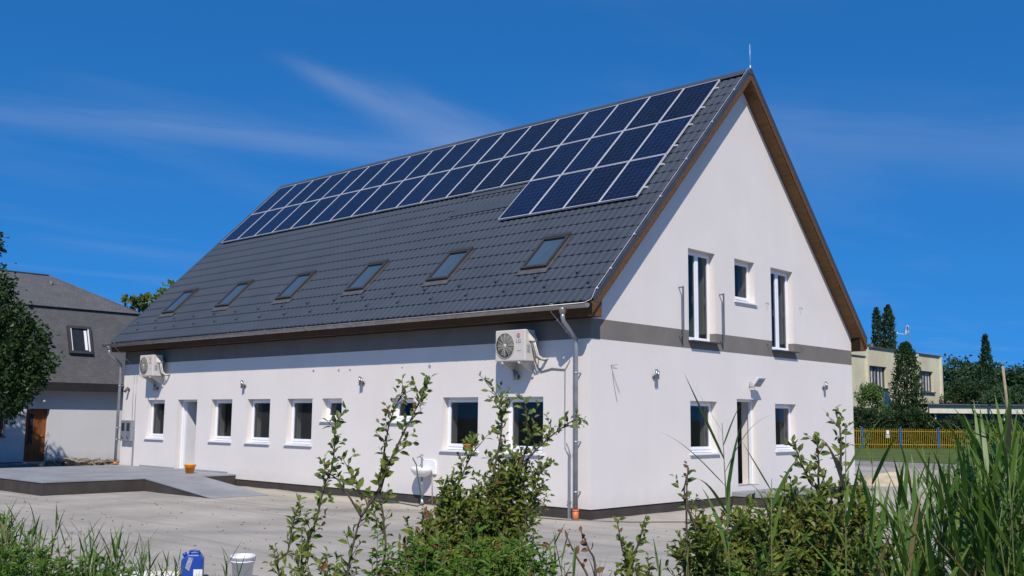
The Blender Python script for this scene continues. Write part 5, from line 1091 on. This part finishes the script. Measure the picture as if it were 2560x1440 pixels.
# ------------------------------------------------------------------ foreground shrubs
LEAF1 = leaf_mesh('leaf', 'shrubleaf_single', .235); LEAFD = leaf_mesh('leaf', 'deadleaf', .28)
def shrub(name, label, loc, branches, twigs, tw_len, leaf, mat, seed, fill=(), indiv=60, single=LEAF1, start=.35, cat='shrub', group=None, r0=.010, gap=.026):
    rr = random.Random(seed); t = thing(name, label, cat, loc, group=group); base = Vector(loc)
    LV = []; tw = MB(); ntw = 0
    allb = [(catmull(b, 5), 1.0) for b in branches]
    for (c, rad, ns) in fill:
        c = Vector(c); rad = Vector(rad)
        for _ in range(ns):
            a = rr.uniform(0, 6.283); zz_ = rr.uniform(-.5, 1); q = math.sqrt(max(0, 1 - zz_ * zz_)) * rr.uniform(.5, 1)
            e = c + Vector((rad.x * q * math.cos(a), rad.y * q * math.sin(a), rad.z * zz_)); s0 = base + Vector((rr.uniform(-.2, .2), rr.uniform(-.2, .2), .0)); mid = (s0 * .55 + e * .45) + Vector((rr.uniform(-.08, .08), rr.uniform(-.08, .08), -.05 * 0))
            allb.append((catmull([s0, mid, e], 6), .6))
    for bi, (pts, rs) in enumerate(allb):
        n = len(pts); m = MB(); m.tube([p - base for p in pts], [r0 * rs * (1 - .75 * i / (n - 1)) for i in range(n)], 6)
        if bi < len(branches): m.build('stem', 'twig', t)
        else: tw.v and None; tw.add(m.v, m.f, True)
        lens = [0]
        for i in range(1, n): lens.append(lens[-1] + (pts[i] - pts[i - 1]).length)
        T = lens[-1]
        def at_len(s):
            for i in range(1, n):
                if lens[i] >= s: f_ = (s - lens[i - 1]) / max(1e-6, lens[i] - lens[i - 1]); return pts[i - 1].lerp(pts[i], f_), (pts[i] - pts[i - 1]).normalized()
            return pts[-1], (pts[-1] - pts[-2]).normalized()
        def leaves_on(p0, d0, ln, k0):
            k = k0; s = 0
            side0 = d0.cross(Vector((rr.uniform(-1, 1), rr.uniform(-1, 1), rr.uniform(-.3, 1)))).normalized()
            while s < ln:
                sd = Matrix.Rotation(k * 2.4, 3, d0) @ side0
                dr = (d0 * .55 + sd * .75 + Vector((0, 0, .1))).normalized(); nn = (SUN_FROM * .9 + sd * .15 + Vector((rr.uniform(-.75, .75), rr.uniform(-.75, .75), rr.uniform(-.5, .5)))).normalized()
                LV.append((p0 + d0 * s, dr, nn, leaf * rr.uniform(.65, 1.25) * (1 - .35 * s / max(ln, .01)))); s += gap * rr.uniform(.7, 1.4); k += 1
        nt_ = max(2, int(twigs * T * (1 - start)))
        for j in range(nt_):
            s = T * (start + (1 - start) * (j + rr.random()) / nt_); p, d = at_len(s)
            sd = Vector((rr.uniform(-1, 1), rr.uniform(-1, 1), rr.uniform(-.2, .9))).normalized(); td = (d * .65 + sd * .75).normalized(); ln = tw_len * rr.uniform(.35, 1.0) * (1.15 - .6 * s / T)
            tw.tube([p - base, p + td * ln * .5 + Vector((0, 0, .01)) - base, p + td * ln - base], [.003, .0022, .001], 4, cap=False)
            leaves_on(p + td * ln * .15, td, ln * .85, rr.randrange(6))
        p, d = at_len(T * .86); leaves_on(p, d, T * .15, 0)
    stuff(tw.build('twigs', 'twig', t))
    rr.shuffle(LV); LV.sort(key=lambda l: -l[0].z if indiv else 0)
    for (p, d, nn, L) in LV[:indiv]:
        x = d; y = nn.cross(x).normalized(); z = x.cross(y); o = bpy.data.objects.new('leaf', single); COL.objects.link(o); o.parent = t
        q = p - base; o.matrix_local = Matrix(((x.x * L, y.x * L, z.x * L, q.x), (x.y * L, y.y * L, z.y * L, q.y), (x.z * L, y.z * L, z.z * L, q.z), (0, 0, 0, 1)))
    rest = LV[indiv:]
    if rest:
        P = np.array([tuple(l[0] - base) for l in rest]); D = np.array([tuple(l[1]) for l in rest]); Nn = np.array([tuple(l[2]) for l in rest]); L = np.array([l[3] for l in rest])
        leaf_cloud('foliage', P, D, Nn, L, L * .44, mat, t, fold=.26, curl=.34, near=True)
    return t, len(LV)
def G(x, y): return (x, y, bank_at(x, y) - .03)
A0 = G(6.90, -11.25)
shrub('spindly_shrub', 'spindly open shrub with long bare shoots rising before the small windows', A0, [
    [A0, (6.72, -11.38, .72), (6.81, -11.35, 1.05), (6.87, -11.34, 1.27), (6.9, -11.32, 1.35), (6.93, -11.32, 1.49), (6.95, -11.34, 1.68)],
    [A0, (6.93, -11.19, .73), (6.98, -11.18, .96), (7.02, -11.17, 1.08), (7.05, -11.15, 1.15), (7.01, -11.21, 1.28), (6.96, -11.27, 1.42)],
    [A0, (7.08, -11.05, .75), (7.11, -11.07, 1.06), (7.11, -11.11, 1.25), (7.16, -11.11, 1.52), (7.2, -11.11, 1.67), (7.25, -11.08, 1.81), (7.27, -11.07, 1.87)],
    [(7.02, -11.17, 1.08), (7.11, -11.11, 1.25), (7.14, -11.1, 1.34), (7.25, -11.04, 1.6), (7.29, -11.02, 1.68), (7.34, -11.0, 1.79), (7.39, -10.97, 1.91)],
    [A0, (6.62, -11.47, .72), (6.67, -11.45, .86), (6.71, -11.45, 1.03), (6.74, -11.43, 1.13)],
    [(7.02, -11.17, 1.08), (7.0, -11.25, 1.20), (6.93, -11.3, 1.31), (6.86, -11.36, 1.36)],
    [(7.05, -11.15, 1.15), (7.09, -11.10, 1.20), (7.10, -11.06, 1.32), (7.12, -11.05, 1.42)]],
    24, .24, .066, 'shrubleaf', 51, fill=[((6.74, -11.40, .60), (.14, .14, .34), 7)], indiv=295, start=.40, r0=.009, gap=.027)
B0 = G(7.22, -10.42)
shrub('dense_shrub', 'dense leafy shrub in the middle foreground with a branch arching to the downpipe', B0, [
    [B0, (7.2, -10.38, .66), (7.31, -10.34, 1.04), (7.5, -10.22, 1.39), (7.62, -10.15, 1.54), (7.72, -10.07, 1.64), (7.79, -10.01, 1.70)],
    [B0, (7.23, -10.38, .7), (7.29, -10.36, 1.05), (7.38, -10.35, 1.44), (7.42, -10.35, 1.64), (7.41, -10.38, 1.81), (7.38, -10.43, 1.89)],
    [B0, (7.08, -10.5, .7), (7.11, -10.53, 1.05), (7.2, -10.49, 1.31), (7.26, -10.46, 1.45), (7.31, -10.42, 1.53)],
    [B0, (7.28, -10.33, .7), (7.36, -10.3, 1.08), (7.53, -10.22, 1.51), (7.54, -10.24, 1.65), (7.54, -10.26, 1.78)],
    [B0, (7.27, -10.35, .8), (7.32, -10.33, 1.05), (7.5, -10.21, 1.28), (7.55, -10.17, 1.33), (7.63, -10.11, 1.38)],
    [B0, (7.09, -10.55, .95), (7.10, -10.58, 1.12), (7.13, -10.57, 1.28)]],
    26, .28, .064, 'shrubleaf', 52, fill=[((7.20, -10.43, .80), (.42, .44, .38), 75), ((7.44, -10.25, 1.20), (.22, .22, .26), 20), ((7.15, -10.50, 1.05), (.14, .14, .20), 8)], indiv=295, start=.34, gap=.026)
C0 = G(9.20, -10.0)
shrub('broad_shrub', 'broad leafy shrub at right with upright shoots below the gable windows', C0, [
    [C0, (9.36, -9.84, 1.15), (9.33, -9.9, 1.36), (9.31, -9.95, 1.46), (9.29, -9.98, 1.56)],
    [C0, (9.36, -9.84, 1.10), (9.37, -9.87, 1.36), (9.38, -9.88, 1.47), (9.38, -9.9, 1.59)],
    [C0, (9.42, -9.78, 1.15), (9.47, -9.8, 1.46), (9.48, -9.82, 1.66), (9.47, -9.84, 1.72)],
    [C0, (8.85, -10.3, 1.10), (8.82, -10.36, 1.27), (8.84, -10.37, 1.38)],
    [C0, (9.09, -10.03, .84), (9.17, -10.03, 1.27)],
    [C0, (8.86, -10.24, .83), (8.87, -10.29, 1.18)],
    [C0, (9.5, -9.66, .84), (9.54, -9.71, 1.36)]],
    24, .20, .060, 'shrubleaf', 53, fill=[((9.12, -10.02, .84), (.42, .42, .40), 90), ((9.44, -9.78, 1.0), (.34, .34, .34), 80), ((8.88, -10.24, .80), (.24, .24, .34), 40), ((9.66, -9.58, .86), (.22, .22, .30), 25), ((9.28, -9.92, 1.14), (.20, .20, .22), 22)], indiv=295, start=.34, gap=.025)
D0 = G(8.46, -10.34)
shrub('sapling', 'small leafy sapling standing before the house corner', D0, [[D0, (8.43, -10.36, .8), (8.42, -10.4, .96), (8.41, -10.43, 1.10)], [D0, (8.45, -10.35, .8), (8.5, -10.34, 1.0), (8.53, -10.33, 1.12)]], 20, .11, .060, 'shrubleaf', 54, fill=[((8.48, -10.34, .80), (.14, .14, .18), 14)], indiv=110, start=.5)
E0 = G(8.30, -10.50)
shrub('withered_sapling', 'withered brown sapling with curled dead leaves left of the green one', E0, [[E0, (8.3, -10.49, .8), (8.28, -10.53, .95), (8.25, -10.57, 1.06)], [E0, (8.28, -10.50, .7), (8.22, -10.58, .92), (8.18, -10.62, 1.04)]], 12, .09, .055, 'deadleaf', 55, indiv=40, single=LEAFD, start=.5, gap=.04)
F0 = G(7.02, -10.62)
shrub('withered_shrub', 'withered brown shrub among the dense green one', F0, [[F0, (6.98, -10.64, .7), (7.0, -10.66, .95)], [F0, (7.05, -10.6, .7), (7.06, -10.62, .98)]], 20, .15, .055, 'deadleaf', 56, fill=[((7.02, -10.66, .86), (.14, .14, .22), 12)], indiv=50, single=LEAFD, start=.4, gap=.028)
F1 = G(8.88, -10.32)
shrub('withered_sapling', 'thin brown seed-headed stem left of the broad shrub', F1, [[F1, (8.84, -10.36, .8), (8.83, -10.36, 1.2), (8.85, -10.37, 1.44)]], 7, .07, .035, 'deadleaf', 57, indiv=20, single=LEAFD, start=.6, gap=.04)

# ------------------------------------------------------------------ reeds
def blade_mesh(L, w, droop, seg=9):
    V = []; F = []; x = z = 0.0; ang = R(90)
    for i in range(seg + 1):
        t = i / seg; ww = w * (min(1, .45 + t * 4) if t < .2 else 1) * (1 - max(0, (t - .25) / .75) ** 1.5)
        V += [(x, -ww / 2, z + ww * .18), (x, 0, z), (x, ww / 2, z + ww * .18)]
        ang -= droop * (t ** 1.6) / seg * 2.6; x += math.cos(ang) * L / seg; z += math.sin(ang) * L / seg
    for i in range(seg):
        for j in range(2): F.append((i * 3 + j, i * 3 + j + 1, i * 3 + j + 4, i * 3 + j + 3))
    me = bpy.data.meshes.new('blade'); me.from_pydata(V, [], F); me.materials.append(M['reed']); me.polygons.foreach_set('use_smooth', [True] * len(F)); return me
BL = [blade_mesh(1, .060, d) for d in (0.0, .25, .5, .9, 1.6)] 
stem_cache = {}
def reed(label, x, y, h, nl, bl, seed, lean=(0, 0), group='reeds', z0=None, first=.30, name='reed'):
    rr = random.Random(seed); gz_ = bank_at(x, y) - .02 if z0 is None else z0
    t = thing(name, label, 'reed', (x, y, gz_), group=group)
    pts = [(lean[0] * u * u, lean[1] * u * u, h * u) for u in (0, .25, .5, .75, .92)]
    m = MB(); m.tube(pts, [.0055, .005, .004, .003, .0015], 6); m.build('stem', 'stalk', t)
    az = rr.uniform(0, 6.28)
    for k in range(nl):
        u = first + (.92 - first) * (k + .3) / nl; p = Vector((lean[0] * u * u, lean[1] * u * u, h * u)); az += math.pi + rr.uniform(-.7, .7)
        tilt = R(rr.uniform(16, 66)) * (1.15 - .5 * u); L = bl * rr.uniform(.7, 1.15) * (1.0 if u < .85 else .8)
        me = BL[rr.choice((0, 0, 1, 1, 2, 2, 3, 4) if u < .8 else (0, 0, 1, 1, 2))]
        o = bpy.data.objects.new('leaf', me); COL.objects.link(o); o.parent = t
        o.matrix_local = Matrix.Translation(p) @ Matrix.Rotation(az, 4, 'Z') @ Matrix.Rotation(tilt, 4, 'Y') @ Matrix.Diagonal((L, L, L, 1))
def cam_xy(a, d): return (CAM.x + fx * d + rx * a, CAM.y + fy * d + ry * a)
reed('tall single reed with long blades before the left gable window', 9.32, -10.72, 1.72, 11, .44, 101, (-.03, -.03), first=.5)
reed('shorter reed with upright blades before the gable door', 9.46, -10.60, 1.42, 7, .38, 102, (.02, .01), first=.5)
reed('tall dark reed at the right corner of the gable', 9.73, -10.36, 1.72, 9, .36, 103, (.03, .02), first=.45)
reed('tall reed just right of the gable corner one', 9.80, -10.22, 1.55, 9, .36, 104, (.03, .02), first=.4)
rr = random.Random(77)
where = []
for k in range(104):
    d = rr.uniform(4.9, 7.0); f_ = rr.random() ** .75; px_a = .372 + .145 * f_; a = px_a * d
    topz = 1.69 + d * (-.066 + .098 * f_ + rr.uniform(-.05, .006)); x, y = cam_xy(a, d); where.append((a / d, d, topz, x, y))
where.sort()
for k, (q, d, topz, x, y) in enumerate(where):
    reed('reed of the dense stand at the right edge, %s' % ('nearest the gable' if k == 0 else 'furthest right' if k == len(where) - 1 else 'among many alike'), x, y, max(.7, topz - bank_at(x, y)) * 1.02, 11, .42, 200 + k, (rr.uniform(-.28, .20), rr.uniform(-.22, .16)), 'dense reed stand at the right', first=.22)
for k in range(80):
    d = rr.uniform(6.6, 9.0); f_ = rr.random(); a = (-.53 + .22 * f_ ** 1.2) * d; x, y = cam_xy(a, d)
    topz = 1.69 - d * (.068 + .062 * f_ + rr.uniform(-.010, .028))
    reed('young reed in the weedy patch at lower left', x, y, max(.35, topz - bank_at(x, y)), 7, .24, 300 + k, (rr.uniform(-.08, .08), rr.uniform(-.08, .08)), 'young reeds at lower left', first=.3, name='young_reed')
for k, (pa, d, tz) in enumerate(((-.343, 8.2, .60), (-.272, 8.4, .62), (-.262, 8.3, .50), (.03, 6.0, 1.05), (.044, 6.1, 1.10), (.052, 5.9, 1.02), (.015, 6.2, .98), (.062, 5.8, .98), (.085, 5.8, 1.0), (.12, 5.7, .96), (.145, 5.6, 1.02), (.168, 5.6, 1.05), (-.05, 6.3, .86))):
    x, y = cam_xy(pa * d, d); reed('small grass-like reed shoot among the foreground weeds', x, y, max(.3, tz - bank_at(x, y)), 6, .24, 400 + k, (rr.uniform(-.05, .05), rr.uniform(-.05, .05)), 'small reed shoots in the foreground', first=.45, name='reed_shoot')

# ------------------------------------------------------------------ low weeds and grass on the bank
def weed(label, pa, d, h, r, n, seed, leaf=.05, mat='weed', group='weed clumps'):
    x, y = cam_xy(pa * d, d); g = bank_at(x, y) - .02; rg = np.random.default_rng(seed); t = thing('weed_clump', label, 'weed', (x, y, g), group=group)
    ns = max(8, n // 26); ez = []; m = MB()
    for k in range(ns):
        a = rg.uniform(0, 6.283); q = r * rg.uniform(0, 1) ** .6; e = Vector((q * math.cos(a), q * math.sin(a), h * rg.uniform(.45, 1.0) * (1 - .35 * (q / r) ** 2))); ez.append(e)
        m.tube([(e.x * .4, e.y * .4, 0), (e.x * .8, e.y * .8, e.z * .55), e], [.004, .003, .0015], 4, cap=False)
    stuff(m.build('stems', 'stalk', t)); ez = np.array([tuple(e) for e in ez]); idx = rg.integers(0, ns, n); f_ = rg.uniform(.25, 1.0, n) ** .5
    P = ez[idx] * np.stack([.6 + .4 * f_, .6 + .4 * f_, f_], 1); a = rg.uniform(0, 6.283, n)
    D = np.stack([np.cos(a), np.sin(a), rg.uniform(-.1, 1.1, n)], 1); Nn = np.stack([-np.cos(a) * .4, -np.sin(a) * .4, np.zeros(n)], 1) + np.array(SUN_FROM) * .8 + rg.normal(size=(n, 3)) * .35
    L = leaf * rg.uniform(.6, 1.4, n); leaf_cloud('foliage', P, D, Nn, L, L * .34, mat, t, near=True, curl=.3)
for k, (pa, d, h, r, n, l) in enumerate(((-.485, 7.2, .72, .40, 2200, 'green weed clump at the lower left corner'), (-.435, 7.4, .70, .40, 2200, 'green weed clump second from the lower left corner'), (-.39, 7.5, .62, .36, 1700, 'low weed clump before the pale board'), (-.46, 6.9, .82, .42, 2600, 'leafy weed clump nearest the camera at lower left'), (-.50, 7.8, .85, .40, 2000, 'leafy weed clump furthest left'),
        (-.165, 6.6, .80, .20, 900, 'bright weed clump left of the spindly stems'), (-.125, 6.2, .92, .26, 1700, 'bright weed clump under the spindly shrub'), (-.075, 6.1, .95, .30, 2000, 'bright weed clump at the foot of the dense shrub'), (-.03, 6.0, .95, .28, 1800, 'bright weed clump before the dense shrub'), (.012, 5.9, .98, .28, 1800, 'bright weed clump right of the dense shrub'),
        (.042, 5.8, .92, .22, 1200, 'bright weed clump furthest right of the dense shrub'), (.24, 5.2, .95, .30, 1500, 'weed clump under the broad shrub'), (.33, 5.4, .95, .30, 1500, 'weed clump between the broad shrub and the reeds'))):
    weed(l, pa, d, h, r, n, 500 + k)
weed('brown withered weed heap at the lower left edge', -.50, 7.0, .62, .22, 700, 540, .06, 'deadleaf')
weed('brown withered weeds before the spindly shrub', -.225, 6.8, .42, .2, 300, 541, .05, 'deadleaf')
rg = np.random.default_rng(90); n = 26000; dd = rg.uniform(1.5, 11.0, n); aa = rg.uniform(-.62, .62, n) * (dd + 2.0)
P = np.stack([CAM.x + fx * dd + rx * aa, CAM.y + fy * dd + ry * aa, np.zeros(n)], 1); P[:, 2] = [bank_z(a, d) - .01 for a, d in zip(aa, dd)]
a = rg.uniform(0, 6.283, n); D = np.stack([np.cos(a) * .45, np.sin(a) * .45, np.ones(n)], 1); L = .20 * rg.uniform(.5, 1.5, n) * np.clip((11.4 - dd) / 2.5, .25, 1)
g_ = leaf_cloud('bank_grass', P, D, np.stack([np.cos(a), np.sin(a), np.zeros(n)], 1), L, np.full(n, .012), 'grassblade', None, fold=.2, curl=.3); tag(g_, 'rough grass covering the low foreground bank', 'grass')

rg = np.random.default_rng(33); n = 900; X = rg.uniform(-20, 9, n); Y = rg.uniform(-9.5, -.1, n); keep = ~((X > -18.6) & (X < -8.8) & (Y > -5.3)); X, Y = X[keep], Y[keep]; n = len(X)
r = rg.uniform(.006, .022, n) * rg.uniform(.6, 1.4, n); oc = np.array([(1, 0, 0), (0, 1, 0), (-1, 0, 0), (0, -1, 0), (0, 0, 1), (0, 0, -1)], float); of = np.array([(0, 1, 4), (1, 2, 4), (2, 3, 4), (3, 0, 4), (1, 0, 5), (2, 1, 5), (3, 2, 5), (0, 3, 5)])
sc_ = np.stack([r * rg.uniform(.7, 1.5, n), r * rg.uniform(.7, 1.5, n), r * .6], 1); V = (oc[None] * sc_[:, None] + np.stack([X, Y, np.full(n, -.198)], 1)[:, None]).reshape(-1, 3); F = (of[None] + (np.arange(n) * 6)[:, None, None]).reshape(-1, 3)
o = np_mesh('pebbles', V, F, 'stone', None); stuff(o); tag(o, 'small pebbles and crumbs scattered over the concrete yard', 'pebbles')
